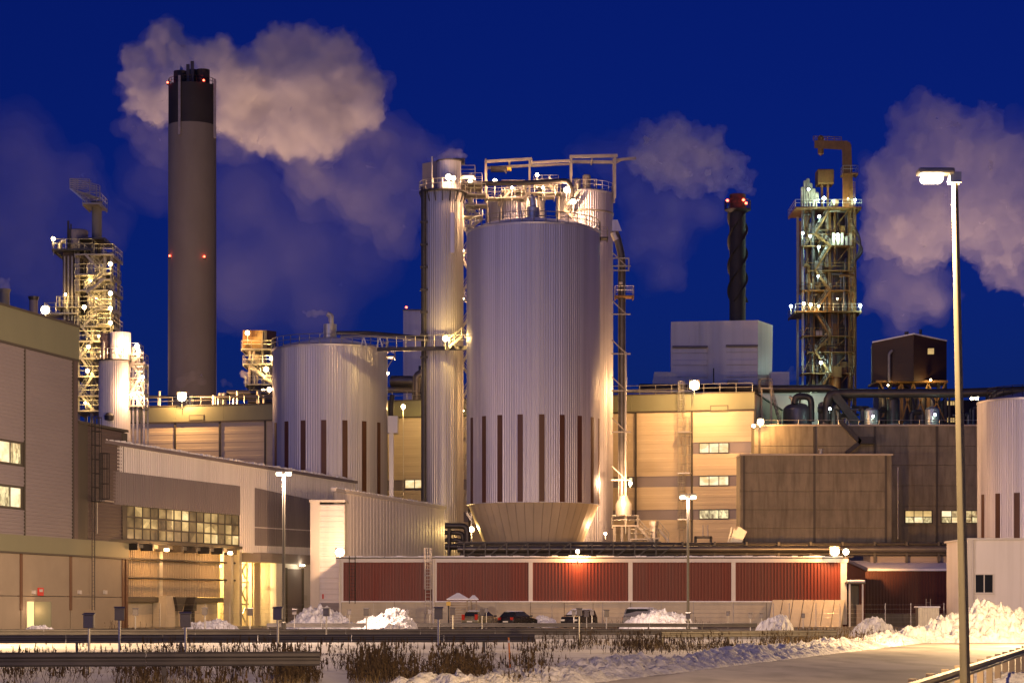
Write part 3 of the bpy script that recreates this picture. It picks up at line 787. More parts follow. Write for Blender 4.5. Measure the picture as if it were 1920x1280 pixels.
# pipes and a walkway on the hall roof
for i, (p0, p1, py, r, v) in enumerate(((250, 520, 741, .22, -2.5), (405, 640, 731, .38, -4), (450, 660, 748, .3, -3), (380, 560, 740, .18, -6), (1100, 1290, 728, .2, -4))):
    pipe(ph, [FH.w(u(p0), v, FH.z(p0, py)), FH.w(u(p1), v, FH.z(p1, py))], r, 'pipe_lag' if i != 4 else 'bright_pipe', name='roof_pipe')
for px in (285, 345, 388, 396, 425, 432, 470, 482, 508):
    MB().tube(FH.w(u(px), -2.5, zt_ + .1), FH.w(u(px), -2.5, FH.z(px, random.choice((730, 738, 744)))), random.choice((.12, .3, .18))).build('roof_support', 'bright_pipe', ph)
for px in (395, 402, 467):
    vessel(ph, FH.w(u(px), -3.5, 0)[:2], .35, zt_ + .1, FH.z(px, 731), 'bright_pipe', 12, 'roof_vessel')
# roof gear between tank and tower: lagged elbow ducts
pipe(ph, [FH.w(u(725), -2, FH.z(725, 712)), FH.w(u(775), -2, FH.z(775, 712)), FH.w(u(775), -2, FH.z(775, 745))], .75, 'pipe_lag', 14, 'roof_duct')
pipe(ph, [FH.w(u(778), -1, FH.z(778, 748)), FH.w(u(778), -1, FH.z(778, 700)), FH.w(u(800), -1, FH.z(800, 700))], .6, 'pipe_lag', 14, 'roof_duct')
pipe(ph, [FH.w(u(690), -3, FH.z(690, 727)), FH.w(u(790), -3, FH.z(790, 727))], .4, 'steel', 10, 'roof_pipe')

# ------------------------------------------------------------------ concrete buildings on the right
def concrete_block(name, label, px0, px1, pytop, D, depth, cols, rows, trims, top='concrete_light'):
    t = thing(name, label, 'building', (X(px0, D), D, 0))
    fr = Fr((X(px0, D), D), (X(px1, D), D)); zt = Z(pytop, D)
    MB().fbox(fr, 0, fr.len, -depth, -.3, 0, zt - .1).build('wall', 'concrete', t)
    zs_ = [Z(q, D) for q in rows]; us_ = [fr.u(q) for q in cols]
    for i in range(len(us_) - 1):
        for j in range(len(zs_) - 1):
            h = random.uniform(-.012, .012)
            MB().fbox(fr, us_[i] + .02, us_[i + 1] - .02, -.35, -.02 + h, zs_[j + 1] + .025, zs_[j] - .025).build('wall_panel', 'concrete', t)
    for q in trims:
        MB().fbox(fr, fr.u(q) - .13, fr.u(q) + .13, -.3, .05, 0, zt - .05).build('joint_cover', 'dark_trim', t)
    MB().fbox(fr, -.1, fr.len + .1, -depth, .12, zt - .1, zt + .1).build('coping', top, t)
    return t, fr
cw, FC = concrete_block('concrete_wing', 'long dark concrete wing carrying pipes and tanks on its roof', 1414, 1990, 797, 272, 30,
                        [1414, 1525, 1640, 1755, 1870, 1990], [797, 836, 872, 910, 948, 985, 1040, 1166], [1424, 1527, 1640, 1757, 1872])
for p0, p1, mm in ((1697, 1747, ['win_gold', 'win_lit', 'win_busy']), (1765, 1841, ['win_orange', 'win_busy', 'win_orange', 'win_lit'])):
    MB().fbox(FC, FC.u(p0) - .1, FC.u(p1) + .1, -.1, .03, Z(981, 272), Z(956, 272)).build('window_surround', 'dark_trim', cw)
    window(cw, FC, FC.u(p0), FC.u(p1), Z(980, 272), Z(957, 272), 3 if p0 < 1750 else 4, 2, mm, .06, .09)
rb = MB(); railing(rb, [FC.w(0.5, -.3, Z(797, 272) + .1), FC.w(FC.len, -.3, Z(797, 272) + .1)], .55, 2.5, .03, knee=False); rb.build('roof_rail', 'galv', cw)
MB().tube(FC.w(FC.u(1683), .3, Z(1010, 272)), FC.w(FC.u(1683), .3, Z(876, 272)), .07).build('downpipe', 'galv', cw)
# stair trunk crossing the wing's face
def trunk(p, q, w_=.5):
    MB().beam(FC.w(FC.u(p[0]), .4, Z(p[1], 272)), FC.w(FC.u(q[0]), .4, Z(q[1], 272)), .5, w_).build('pipe_trunk', 'dark_steel', cw)
trunk((1575, 790), (1612, 829)); trunk((1585, 850), (1612, 829)); trunk((1608, 826), (1636, 826), .9)
MB().fbox(FC, FC.u(1612), FC.u(1638), .05, 1.0, Z(832, 272), Z(829, 272)).build('landing', 'dark_steel', cw)
cb, FCB = concrete_block('concrete_building', 'square windowless concrete block of stacked panels behind the pipe rack', 1388, 1672, 852, 255, 4.5,
                         [1388, 1527, 1662], [852, 886, 921, 955, 990, 1030, 1174], [1395, 1527, 1661])
MB().fbox(FCB, FCB.len - .7, FCB.len, -4.5, -.1, 0, Z(852, 255) - .1).build('corner_pier', 'concrete', cb)
MB().lathe(FCB.w(FCB.u(1546), -3, 0)[:2], [(.18, Z(852, 255)), (.18, Z(840, 255)), (.3, Z(840, 255)), (.3, Z(838, 255))], 10).build('roof_vent', 'galv', cb)

# ------------------------------------------------------------------ silos
def rib(n, d):
    def f(k): return d if (k % 4) in (1, 2) else 0.0
    return f
def silo(name, label, pxc, rpx, D, py_top, z_bot, m='silo', nrib=150, cat='silo', seam=()):
    r = rpx / F * D; c = (X(pxc, D), D)
    t = thing(name, label, cat, (c[0], c[1], 0))
    zt = Z(py_top, D)   # height of the rim seen at its side
    MB().lathe(c, [(r, z_bot), (r, zt)], nrib * 4, rib(nrib, .035)).build('shell', m, t)
    return t, c, r, zt
def stripes(t, c, r, z0, z1, angs, w_=.55, m='stripe'):
    for a in angs:
        mb = MB(); n = 4; h = w_ / 2 / r
        pts = [(a - h + 2 * h * i / n) for i in range(n + 1)]
        k = len(mb.v)
        for q in pts:
            for rr in (r + .01, r + .075):
                for z in (z0, z1): mb.v.append(Vector((c[0] + rr * math.cos(q), c[1] + rr * math.sin(q), z)))
        for i in range(n):
            b0 = k + 4 * i; b1 = b0 + 4
            mb.f += [[b0 + 2, b1 + 2, b1 + 3, b0 + 3], [b0, b0 + 1, b1 + 1, b1], [b0 + 1, b0 + 3, b1 + 3, b1 + 1], [b0, b1, b1 + 2, b0 + 2]]
        mb.f += [[k, k + 2, k + 3, k + 1], [k + 4 * n, k + 4 * n + 1, k + 4 * n + 3, k + 4 * n + 2]]
        mb.build('stripe', m, t)
def ang_px(c, r, px):
    """angle on the cylinder's near side seen at pixel column px"""
    s = ((px - CX) / F * c[1] - c[0]) / r
    s = max(-.995, min(.995, s)); return -math.acos(s)
DM = 255.0
ms, mc, mr, mz = silo('storage_silo', 'largest ribbed silver silo with brown stripes above its funnel base', 1000, 124.5, DM, 440, Z(947, DM), nrib=168)
stripes(ms, mc, mr, Z(946, DM) + .02, Z(787, DM), [ang_px(mc, mr, q) for q in (886, 909, 938, 975, 1014, 1051, 1084, 1108, 1121)], .60)
zc0, zc1 = Z(1030, DM), Z(947, DM)
r1 = 88 / F * DM
cone = MB(); n = 44
for k in range(n):
    a0, a1 = 2 * PI * k / n, 2 * PI * (k + 1) / n - .006
    def cp(a_, r_, z_): return Vector((mc[0] + r_ * math.cos(a_), mc[1] + r_ * math.sin(a_), z_))
    m1 = MB(); m1.hexa([cp(a0, r1, zc0), cp(a1, r1, zc0), cp(a1, r1 - .15, zc0), cp(a0, r1 - .15, zc0), cp(a0, mr - .15, zc1), cp(a1, mr - .15, zc1), cp(a1, mr - .3, zc1), cp(a0, mr - .3, zc1)])
    m1.build('cone_plate', 'cone', ms)
MB().lathe(mc, [(r1 - .25, zc0 - .1), (mr - .4, zc1)], 44).build('cone_core', 'lowbeige', ms)
MB().lathe(mc, [(r1 - .3, 0), (r1 - .3, zc0)], 40).build('skirt', 'concrete', ms)
MB().lathe(mc, [(mr + .1, mz), (mr + .12, mz + .18), (mr - 1.5, mz + .75), (1.0, mz + 1.7), (.9, mz + 1.9)], 64).build('roof', 'silo', ms, smooth=True)
rb = MB(); railing(rb, circle_pts(mc, mr + .05, mz + .2, 36)[:-1], 1.15, 1.4, .05, True); rb.build('railing', 'galv', ms)
sn = MB(); sn.lathe(mc, [(mr - .2, mz + .32), (mr - 1.6, mz + .86), (2.0, mz + 1.62)], 48, cap=False); sn.build('snow_cap', 'snow', ms, smooth=True)
vc = (X(1000, DM), DM - .2)
MB().lathe(vc, [(.75, mz + 1.4), (.75, Z(390, DM)), (.35, Z(387, DM)), (.32, Z(376, DM))], 20).build('vent_drum', 'bright_pipe', ms, smooth=True)
pipe(ms, [Vector((vc[0] - .1, vc[1], Z(388, DM))), Vector((vc[0] - .1, vc[1], Z(371, DM))), Vector((vc[0] - .45, vc[1], Z(369, DM)))], .32, 'bright_pipe', 12, 'vent_pipe')
# bracket balcony on its right side
platform(ms, X(1124, DM), X(1140, DM), DM - .8, DM + 1, Z(446, DM), 'dark_steel')

DT = 272.0
ts, tc_, tr, tz = silo('storage_tank', 'wide ribbed storage tank with brown stripes beside the conveyor hall', 619, 107, DT, 659, 0, nrib=140)
stripes(ts, tc_, tr, Z(960, DT), Z(796, DT), [ang_px(tc_, tr, q) for q in (522, 545, 578, 616, 654, 688, 713)], .62)
MB().lathe(tc_, [(tr + .12, tz - .05), (tr + .15, tz + .15), (tr - 1, tz + .5), (1, tz + 1.6), (.9, tz + 1.7)], 64).build('roof', 'silo', ts, smooth=True)
rb = MB(); railing(rb, circle_pts(tc_, tr + .12, tz + .15, 34)[:-1], 1.2, 1.3, .038, True); rb.build('railing', 'galv', ts)
MB().lathe(tc_, [(tr - .3, tz + .22), (tr - 1.2, tz + .62), (1.2, tz + 1.6)], 48, cap=False).build('snow_cap', 'snow', ts, smooth=True)
MB().lathe((tc_[0], tc_[1]), [(.8, tz + 1.2), (.8, Z(608, DT)), (.4, Z(607, DT))], 20).build('vent_drum', 'bright_pipe', ts, smooth=True)
pipe(ts, [Vector((tc_[0] + .15, tc_[1], Z(610, DT))), Vector((tc_[0] + .15, tc_[1], Z(592, DT))), Vector((tc_[0] - .35, tc_[1], Z(588, DT)))], .3, 'bright_pipe', 12, 'vent_pipe')
platform(ts, X(722, DT), X(741, DT), DT - 1, DT + 1, Z(668, DT), 'steel')
br = Braces(); br.beam((X(741, DT), DT - 1, Z(669, DT)), (X(727, DT), DT - .9, Z(690, DT)), .1); br.build('bracket', 'steel', ts)
# square side box and leg on the tank's right flank
sbx = MB().box(X(727, DT), X(746, DT), DT - .5, DT + 1.5, Z(812, DT), Z(780, DT)); sbx.build('side_box', 'silo_old', ts)
MB().box(X(730, DT), X(738, DT), DT - .3, DT + .5, 0, Z(812, DT)).build('side_duct', 'silo_old', ts)
pipe(ts, [Vector((X(733, DT), DT, Z(780, DT))), Vector((X(733, DT), DT, Z(757, DT))), Vector((X(736, DT), DT, Z(740, DT)))], .3, 'dark_steel')

DRS = 240.0
rs, rc, rr_, rz = silo('end_silo', 'ribbed silo cut by the right frame edge behind the white building', 1945, 110, DRS, 757, 0, 'silo', 140)
stripes(rs, rc, rr_, 3, Z(928, DRS), [ang_px(rc, rr_, q) for q in (1838, 1857, 1886, 1922, 1960)], .62)
MB().lathe(rc, [(rr_ + .1, rz), (rr_ + .12, rz + .2), (1, rz + 1.5)], 64).build('roof', 'silo', rs, smooth=True)
rb = MB(); railing(rb, circle_pts(rc, rr_ - 1, rz + .5, 30)[:-1], 1.1, 1.3, .035, True); rb.build('railing', 'dark_steel', rs)
pipe(rs, [Vector((X(1852, DRS), DRS, Z(760, DRS))), Vector((X(1868, DRS), DRS - 1, Z(735, DRS))), Vector((X(1990, DRS), DRS - 1, Z(730, DRS)))], .45, 'dark_steel')

# smaller silos behind the big one
DB = 272.0
bs1, c1, r1_, z1_ = silo('rear_silo', 'narrow silo behind the right flank of the largest silo', 1096, 53, DB, 367, 0, 'silo', 72)
MB().lathe(c1, [(r1_ + .12, Z(404, DB)), (r1_ + .12, Z(401, DB))], 48).build('hoop', 'steel', bs1)
MB().lathe(c1, [(r1_ + .1, z1_), (r1_ + .1, z1_ + .15), (1, z1_ + .9)], 40).build('roof', 'silo', bs1, smooth=True)
rb = MB(); railing(rb, circle_pts(c1, r1_ + .05, z1_ + .15, 20)[:-1], 1.15, 1.3, .035, True); rb.build('railing', 'galv', bs1)
vessel(bs1, (c1[0] + .2, c1[1] - 1.5), .5, z1_ + .3, z1_ + 2.3, 'steel', 14, 'filter_drum')
vessel(bs1, (c1[0] - .9, c1[1] - 1.2), .45, z1_ + .3, z1_ + 1.9, 'bright_pipe', 14, 'filter_drum')
bs2, c2, r2_, z2_ = silo('rear_silo', 'squat silo behind the roof vent of the largest silo', 966, 55, DB + 1, 380, 0, 'silo', 72)
MB().lathe(c2, [(r2_ + .1, z2_), (r2_ + .1, z2_ + .12), (1, z2_ + 1.0)], 40).build('roof', 'silo', bs2, smooth=True)
rb = MB(); railing(rb, circle_pts(c2, r2_ - .1, z2_ + .12, 20)[:-1], 1.15, 1.3, .035, True); rb.build('railing', 'galv', bs2)
vessel(bs2, (c2[0] + .8, c2[1] - 1.8), .62, z2_ + .3, Z(345, DB), 'bright_pipe', 16, 'filter_drum')
vessel(bs2, (c2[0] + 3.0, c2[1] - .8), .4, z2_ + .3, Z(352, DB), 'bright_pipe', 16, 'filter_drum')
stair(bs2, (X(935, DB), DB - 3, Z(392, DB)), (X(960, DB), DB - 3, Z(362, DB)), .8)
stair(bs1, (X(1058, DB), DB - 4.6, Z(402, DB)), (X(1082, DB), DB - 4.6, Z(372, DB)), .8)
stair(bs1, (X(1072, DB), DB - 4.6, Z(420, DB)), (X(1056, DB), DB - 4.6, Z(404, DB)), .8)

# slim tower left of the big silo with its cabin on top
DL = 264.0
tw, twc, twr, twz = silo('slim_tower', 'slim ribbed tower with a floodlit drum cabin on top', 831, 37.5, DL, 362, 0, 'silo_old', 52, 'tower')
MB().lathe(twc, [(twr + .5, twz - .1), (twr + .5, twz + .08)], 40).build('deck', 'dark_steel', tw)
rb = MB(); railing(rb, circle_pts(twc, twr + .45, twz + .08, 16)[:-1], 1.15, 1.3, .04, True); rb.build('railing', 'galv', tw)
cr = 22 / F * DL; cc = (X(842, DL), DL - .3)
MB().lathe(cc, [(cr, twz + .08), (cr, Z(305, DL))], 36 * 4, rib(36, .03)).build('cabin_drum', 'silo', tw)
MB().lathe(cc, [(cr + .1, Z(305, DL)), (cr + .1, Z(303, DL)), (.3, Z(299, DL))], 36).build('cabin_roof', 'dark_trim', tw)
MB().hexa([(X(791, DL), DL + 1.2, twz), (X(822, DL), DL + .3, twz), (X(822, DL), DL + 2, twz), (X(791, DL), DL + 2, twz),
           (X(791, DL), DL + 1.2, Z(303, DL)), (X(822, DL), DL + .3, Z(300, DL)), (X(822, DL), DL + 2, Z(300, DL)), (X(791, DL), DL + 2, Z(303, DL))]).build('cabin_house', 'taupe_clad', tw)
MB().box(X(849, DL), X(871, DL), DL + .8, DL + 2, Z(303, DL), Z(294, DL)).build('chimney_cap', 'dark_trim', tw)
MB().tube((X(811, DL), DL - 2.2, twz), (X(811, DL), DL - 2.0, Z(300, DL)), .1, n=8).build('mast', 'galv', tw)
pipe(tw, [Vector((X(796, DL), DL - 1.2, 2)), Vector((X(796, DL), DL - 1.2, Z(355, DL)))], .36, 'dark_steel', 12, 'riser_pipe')
for py in range(420, 700, 42):
    MB().box(X(789, DL), X(806, DL), DL - 1.6, DL - .9, Z(py, DL) - .12, Z(py, DL) + .12).build('pipe_clamp', 'dark_steel', tw)
MB().box(X(846, DL), X(853, DL), DL - 2.45, DL - 2.2, Z(480, DL), Z(405, DL)).build('cable_tray', 'silo', tw)
for i in range(9):
    a = PI + PI * (i + .5) / 9
    q = Vector((twc[0] + (twr + .45) * math.cos(a), twc[1] + (twr + .45) * math.sin(a), twz - .1)); q2 = Vector((twc[0] + (twr + .03) * math.cos(a), twc[1] + (twr + .03) * math.sin(a), twz - 1.3))
    MB().beam(q, q2, .1).build('deck_bracket', 'dark_steel', tw)
# stair shaft between tower and silo
ss = thing('stair_shaft', 'narrow floodlit stair shaft between slim tower and largest silo', 'stair tower', (X(872, 266), 266, 0))
x0, x1 = X(866, 268), X(884, 268)
for x in (x0, x1):
    for y in (266.5, 269.0): column(ss, (x, y, 0), (x, y, Z(338, 268)), .12, 'bright_pipe')
zz = Z(980, 268); i = 0
while zz < Z(355, 268):
    nz_ = zz + 2.1
    if i % 2: stair(ss, (x0, 266.6, zz), (x1 + .2, 266.6, nz_), .8, 'bright_pipe')
    else: stair(ss, (x1 + .2, 267.6, zz), (x0, 267.6, nz_), .8, 'bright_pipe')
    platform(ss, (x0 - .4) if i % 2 == 0 else x1 - .3, (x0 + .3) if i % 2 == 0 else x1 + .5, 266.5, 269, nz_, 'bright_pipe', None)
    zz = nz_; i += 1
for (pa, pb, py) in ((866, 905, 352), (868, 912, 372), (872, 915, 392), (866, 900, 412), (862, 892, 338)):
    platform(ss, X(pa, 268), X(pb, 268), 264.5, 267, Z(py, 268), 'steel')
stair(ss, (X(905, 266), 265, Z(410, 266)), (X(872, 266), 265, Z(388, 266)), .8)
stair(ss, (X(880, 266), 264.6, Z(432, 266)), (X(905, 266), 264.6, Z(412, 266)), .8)

# overhead lifting gantry on the silo tops
DG = 268.0
gt = thing('lifting_gantry', 'grey steel lifting gantry frame above the silo tops', 'gantry', (X(1030, DG), DG, Z(385, DG)))
def gx(p0, q0, p1, q1, w_=.34, dy=0, name='beam'):
    return MB().beam(P(p0, q0, DG) + Vector((0, dy, 0)), P(p1, q1, DG) + Vector((0, dy, 0)), w_).build(name, 'steel', gt)
for dy in (0, 3):
    k = dy * .0
    gx(909, 303 + dy, 997, 298 + dy, .3, dy)
    gx(997, 305 - dy, 1070, 301 - dy, .26, dy)
    gx(1068, 294, 1158, 292 + dy, .36, dy)
    gx(911, 303, 911, 372, .3, dy, 'column')
    gx(993, 300, 993, 372, .22, dy, 'column')
    gx(1071, 295, 1071, 345, .26, dy, 'column')
    gx(1153, 292, 1153, 372, .28, dy, 'column')
gx(1150, 296, 1194, 292, .3, 1.5, 'jib')
gx(1153, 303, 1166, 296, .14, 1.5, 'jib_brace')
for px in (911, 955, 997, 1071, 1110, 1153):
    p = P(px, 299, DG); MB().beam(p, p + Vector((0, 3, 0)), .2).build('cross_beam', 'steel', gt)
ho = MB().box(X(920, DG), X(950, DG), DG + 1, DG + 2, Z(317, DG), Z(308, DG)); ho.build('hoist_trolley', 'dark_steel', gt)
MB().box(X(951, DG), X(959, DG), DG + .9, DG + 1.7, Z(316, DG), Z(311, DG)).build('hoist_box', 'yellow_paint', gt)
MB().tube(P(949, 318, DG), P(949, 325, DG), .1).build('hook_block', 'dark_steel', gt)
pipe(gt, [P(868, 345, DG - 2), P(985, 343, DG - 2), P(1064, 339, DG - 2), P(1072, 352, DG - 2), P(1072, 372, DG - 2)], .3, 'dark_steel', 12, 'transfer_pipe')
# walkway decks joining the silo tops
wk = thing('roof_walkway', 'galvanised walkway with railings bridging the silo tops', 'walkway', (X(980, 269), 269, Z(370, 269)))
for (pa, pb, py, dy) in ((908, 985, 372, 0), (985, 1052, 363, 0), (1000, 1048, 344, 1.5), (870, 905, 358, -1), (1050, 1120, 350, 2), (1020, 1040, 375, -2), (940, 985, 355, 1)):
    platform(wk, X(pa, 269), X(pb, 269), 268 + dy, 270 + dy, Z(py, 269), 'steel', 'galv', step=1.1)
for (pa, qa, pb, qb) in ((978, 372, 992, 362), (1045, 363, 1030, 346), (905, 372, 895, 358)):
    stair(wk, P(pa, qa, 268), P(pb, qb, 268), .7)
for px in (915, 940, 985, 1010, 1048):
    column(wk, (X(px, 269), 269, Z(420, 269)), (X(px, 269), 269, Z(366, 269)), .16, 'steel')

# pipe riser to the right of the big silo
DPp = 262.0
rp_ = thing('pipe_riser', 'tall dark riser pipe with platforms strapped beside the largest silo', 'riser pipe', (X(1166, DPp), DPp, 0))
pipe(rp_, [P(1166, 940, DPp), P(1166, 480, DPp), P(1156, 442, DPp), P(1150, 432, DPp)], .44, 'pipe_lag', 16)
pipe(rp_, [P(1173, 1000, DPp - .4), P(1173, 660, DPp - .4)], .14, 'bright_pipe')
pipe(rp_, [P(1160, 960, DPp - .4), P(1160, 500, DPp - .4)], .08, 'pipe_lag')
MB().tube(P(1151, 436, DPp), P(1157, 450, DPp), .46, n=16).build('collar', 'bright_pipe', rp_, smooth=True)
hd = MB(); hd.hexa([P(1148, 412, DPp - .6), P(1158, 412, DPp - .6), P(1158, 412, DPp + .6), P(1148, 412, DPp + .6), P(1148, 433, DPp - .6), P(1166, 433, DPp - .6), P(1166, 433, DPp + .6), P(1148, 433, DPp + .6)]); hd.build('hood', 'silo', rp_)
for py in (500, 590, 664, 733, 810, 900):
    a_ = P(1146, py, DPp); b_ = P(1182, py, DPp)
    MB().beam(a_ + Vector((0, -.5, 0)), b_ + Vector((0, -.5, 0)), .14).build('strut', 'steel', rp_)
    MB().beam(P(1147, py - 26, DPp) + Vector((0, -.5, 0)), P(1173, py - 1, DPp) + Vector((0, -.5, 0)), .12).build('brace', 'steel', rp_)
platform(rp_, X(1152, DPp), X(1188, DPp), DPp - 1.2, DPp + .8, Z(556, DPp), 'orange_steel')
fm = MB()
for (p0, q0, p1, q1) in ((1150, 484, 1180, 484), (1150, 507, 1180, 507), (1179, 484, 1179, 507), (1160, 484, 1160, 507)):
    fm.beam(P(p0, q0, DPp - .7), P(p1, q1, DPp - .7), .14); fm.beam(P(p0, q0, DPp + .7), P(p1, q1, DPp + .7), .14)
fm.build('guide_frame', 'steel', rp_)
MB().box(X(1160, DPp), X(1167, DPp), DPp - .6, DPp - .45, Z(534, DPp), Z(530, DPp)).build('name_plate', 'white_paint', rp_)
MB().lathe((X(1169, DPp), DPp - .2), [(.95, Z(965, DPp)), (.95, Z(945, DPp)), (.55, Z(934, DPp)), (.55, Z(930, DPp))], 24).build('cyclone', 'bright_pipe', rp_, smooth=True)
platform(rp_, X(1146, DPp), X(1196, DPp), DPp - 2, DPp + 1, Z(985, DPp), 'steel')
for px in (1152, 1166, 1180, 1192):
    MB().beam(P(px, 985, DPp - 1), P(px, 1060, DPp - 1), .3).build('leg', 'steel', rp_)
stair(rp_, P(1222, 1015, DPp - 1.5), P(1196, 986, DPp - 1.5), .8)
platform(rp_, X(1180, DPp), X(1214, DPp), DPp - 1.9, DPp, Z(1010, DPp), 'steel')
# ground equipment right of it
eq = thing('vent_stack', 'short silver capped stack with sloping stairs at the foot of the hall', 'stack', (X(1226, 262), 262, 0))
MB().lathe((X(1226, 262), 262), [(.42, 3), (.42, Z(985, 262)), (.56, Z(985, 262)), (.56, Z(977, 262))], 16).build('stack', 'bright_pipe', eq, smooth=True)
stair(eq, P(1254, 1015, 262), P(1234, 990, 262), .7)
platform(eq, X(1206, 262), X(1236, 262), 261.3, 263.3, Z(1008, 262), 'steel')
for px in (1212, 1230): column(eq, P(px, 1060, 262), P(px, 1008, 262), .2, 'steel')
st = thing('rack_stub', 'small dark trestle with twin vent posts on the pipe rack', 'trestle', (X(1322, 250), 250, Z(1020, 250)))
for px in (1304, 1333): MB().beam(P(px, 1025, 250), P(px, 1006, 250), .3).build('leg', 'dark_steel', st)
MB().beam(P(1302, 1007, 250), P(1335, 1007, 250), .3).build('cross_beam', 'dark_steel', st)
for px in (1318, 1327): MB().tube(P(px, 1006, 250), P(px, 984, 250), .07).build('vent_post', 'galv', st)
bn = thing('leaning_gratings', 'bundle of leaning galvanised gratings beside the concrete block', 'gratings', (X(1375, 252), 252, Z(1020, 252)))
for i in range(6):
    px = 1364 + i * 4
    MB().beam(P(px, 1020, 251 + i * .2), P(px + 8 + i, 988 + (i % 3) * 3, 251 + i * .2), .12, .5).build('grating', 'galv', bn)

# ------------------------------------------------------------------ pipe bridge from tank to tower and silo
bd = thing('pipe_bridge', 'pipe bridge with walkway from tank top to slim tower', 'pipe bridge', (X(760, 262), 262, Z(655, 262)))
pipe(bd, [P(632, 624, 270), P(690, 624, 268), P(800, 634, 262)], .24, 'pipe_lag', 12)
pipe(bd, [P(640, 631, 270), P(700, 630, 267), P(800, 637, 262)], .16, 'bright_pipe', 10)
MB().beam(P(708, 655, 263), P(878, 652, 259), .4, .45).build('walkway_girder', 'dark_steel', bd)
rb = MB(); railing(rb, [P(708, 652, 262.5), P(832, 649, 259), P(872, 649, 259)], 1.3, 1.2, .04); rb.build('railing', 'galv', bd)
for px in (682, 712): MB().beam(P(px - 6, 652, 265), P(px, 632, 265), .12).build('trestle_leg', 'galv', bd); MB().beam(P(px + 6, 652, 265), P(px, 632, 265), .12).build('trestle_leg', 'galv', bd)
stair(bd, P(842, 650, 258.5), P(866, 630, 258.5), .7)

# ------------------------------------------------------------------ pipe rack above the red warehouse
DK = 236.0
rk = thing('pipe_rack', 'long black pipe rack running behind the red warehouse roof', 'pipe rack', (X(1300, DK), DK, 0))
for (p0, p1, py, r, dy, m_) in ((858, 1830, 1029, .36, 0, 'pipe_lag'), (858, 1830, 1019, .16, .8, 'dark_steel'), (870, 1830, 1038, .22, .5, 'dark_steel'), (900, 1600, 1043, .12, -.4, 'pipe_lag'), (1280, 1830, 1022, .30, 1.6, 'pipe_lag')):
    pipe(rk, [P(p0, py, DK + dy), P(p1, py, DK + dy)], r, m_, 12)
tr_ = 858
for i, px in enumerate(range(870, 1240, 40)):
    MB().beam(P(px, 1016, DK - .6), P(px, 1046, DK - .6), .14).build('rack_post', 'dark_steel', rk)
    MB().beam(P(px, 1046, DK - .6), P(px + 40, 1017, DK - .6), .10).build('rack_brace', 'dark_steel', rk)
MB().beam(P(858, 1016, DK - .6), P(1240, 1016, DK - .6), .14).build('rack_chord', 'dark_steel', rk)
for px in range(1280, 1830, 60):
    MB().beam(P(px, 1015, DK + .3), P(px, 1060, DK + .3), .22).build('rack_post', 'dark_steel', rk)
MB().box(X(1635, DK), X(1830, DK), DK + 1, DK + 6, Z(1060, DK), Z(1036, DK)).build('rack_house', 'grey_clad', rk)
MB().box(X(1634, DK), X(1831, DK), DK + .8, DK + 6.2, Z(1036, DK), Z(1034.5, DK)).build('rack_house_roof', 'snow', rk)
# black elbow pipes at the warehouse end
eb = thing('elbow_pipes', 'stack of glossy black elbow pipes beside the annex end', 'pipes', (X(850, 240), 240, 0))
for (py, x1_, r, d) in ((985, 876, .32, 0), (998, 868, .26, .8), (1012, 866, .24, .4), (1024, 880, .36, -.3)):
    pipe(eb, [P(834, py, 241 + d), P(x1_, py, 241 + d), P(x1_, 1044, 241 + d)], r, 'dark_steel', 14)
pipe(eb, [P(842, 1043, 240.5), P(842, 990, 240.5)], .2, 'dark_steel', 12)

# ------------------------------------------------------------------ the tall chimney
DC = 380.0
ch = thing('tall_chimney', 'tall grey concrete chimney with black top and twin flues', 'chimney', (X(360.5, DC), DC, 0))
cc = (X(360.5, DC), DC); r0 = 44.7 / F * DC
zsh = Z(163, DC); zbk = Z(237, DC)
prof = [(r0 * 1.03, 0), (r0 * 1.01, zbk * .4), (r0, zbk - 2.4)]
MB().lathe(cc, prof, 64).build('shaft', 'concrete_stack', ch, smooth=True)
for i in range(1, 26):
    z = zbk * i / 26
    if z > 24: MB().lathe(cc, [(r0 * 1.012, z), (r0 * 1.012, z + .05)], 64, cap=False).build('pour_joint', 'concrete_stack', ch, smooth=True)
MB().lathe(cc, [(r0, zbk - 2.4), (r0, zbk)], 64).build('collar', 'concrete_stack', ch, smooth=True)
MB().lathe(cc, [(r0 - .03, zbk), (r0 - .03, zsh), (r0 - .5, zsh)], 64).build('black_top', 'black_stack', ch, smooth=True)
rb = MB(); railing(rb, circle_pts(cc, r0 - .05, zsh, 30)[:-1], 1.1, 1.2, .05, True); rb.build('railing', 'dark_steel', ch)
for px, pt, rp in ((339, 135, 13), (381, 132, 12.5), (361, 129, 9)):
    MB().lathe((X(px, DC), DC - (.2 if px != 361 else -1)), [(rp / F * DC, zsh - 1), (rp / F * DC, Z(pt, DC))], 24).build('flue', 'black_stack', ch, smooth=True)
for px in (356, 364): MB().box(X(px - 3, DC), X(px + 3, DC), DC - 2.4, DC - 2.0, zsh - .5, Z(121 if px > 360 else 127, DC)).build('flue_mast', 'dark_steel', ch)
for px in (343.5, 403):
    a_ = ang_px(cc, r0, px); q = Vector((cc[0] + (r0 + .15) * math.cos(a_), cc[1] + (r0 + .15) * math.sin(a_), 0))
    MB().box(q.x - .2, q.x + .2, q.y - .2, q.y + .2, Z(262, DC), Z(152, DC)).build('cable_duct', 'steel', ch)
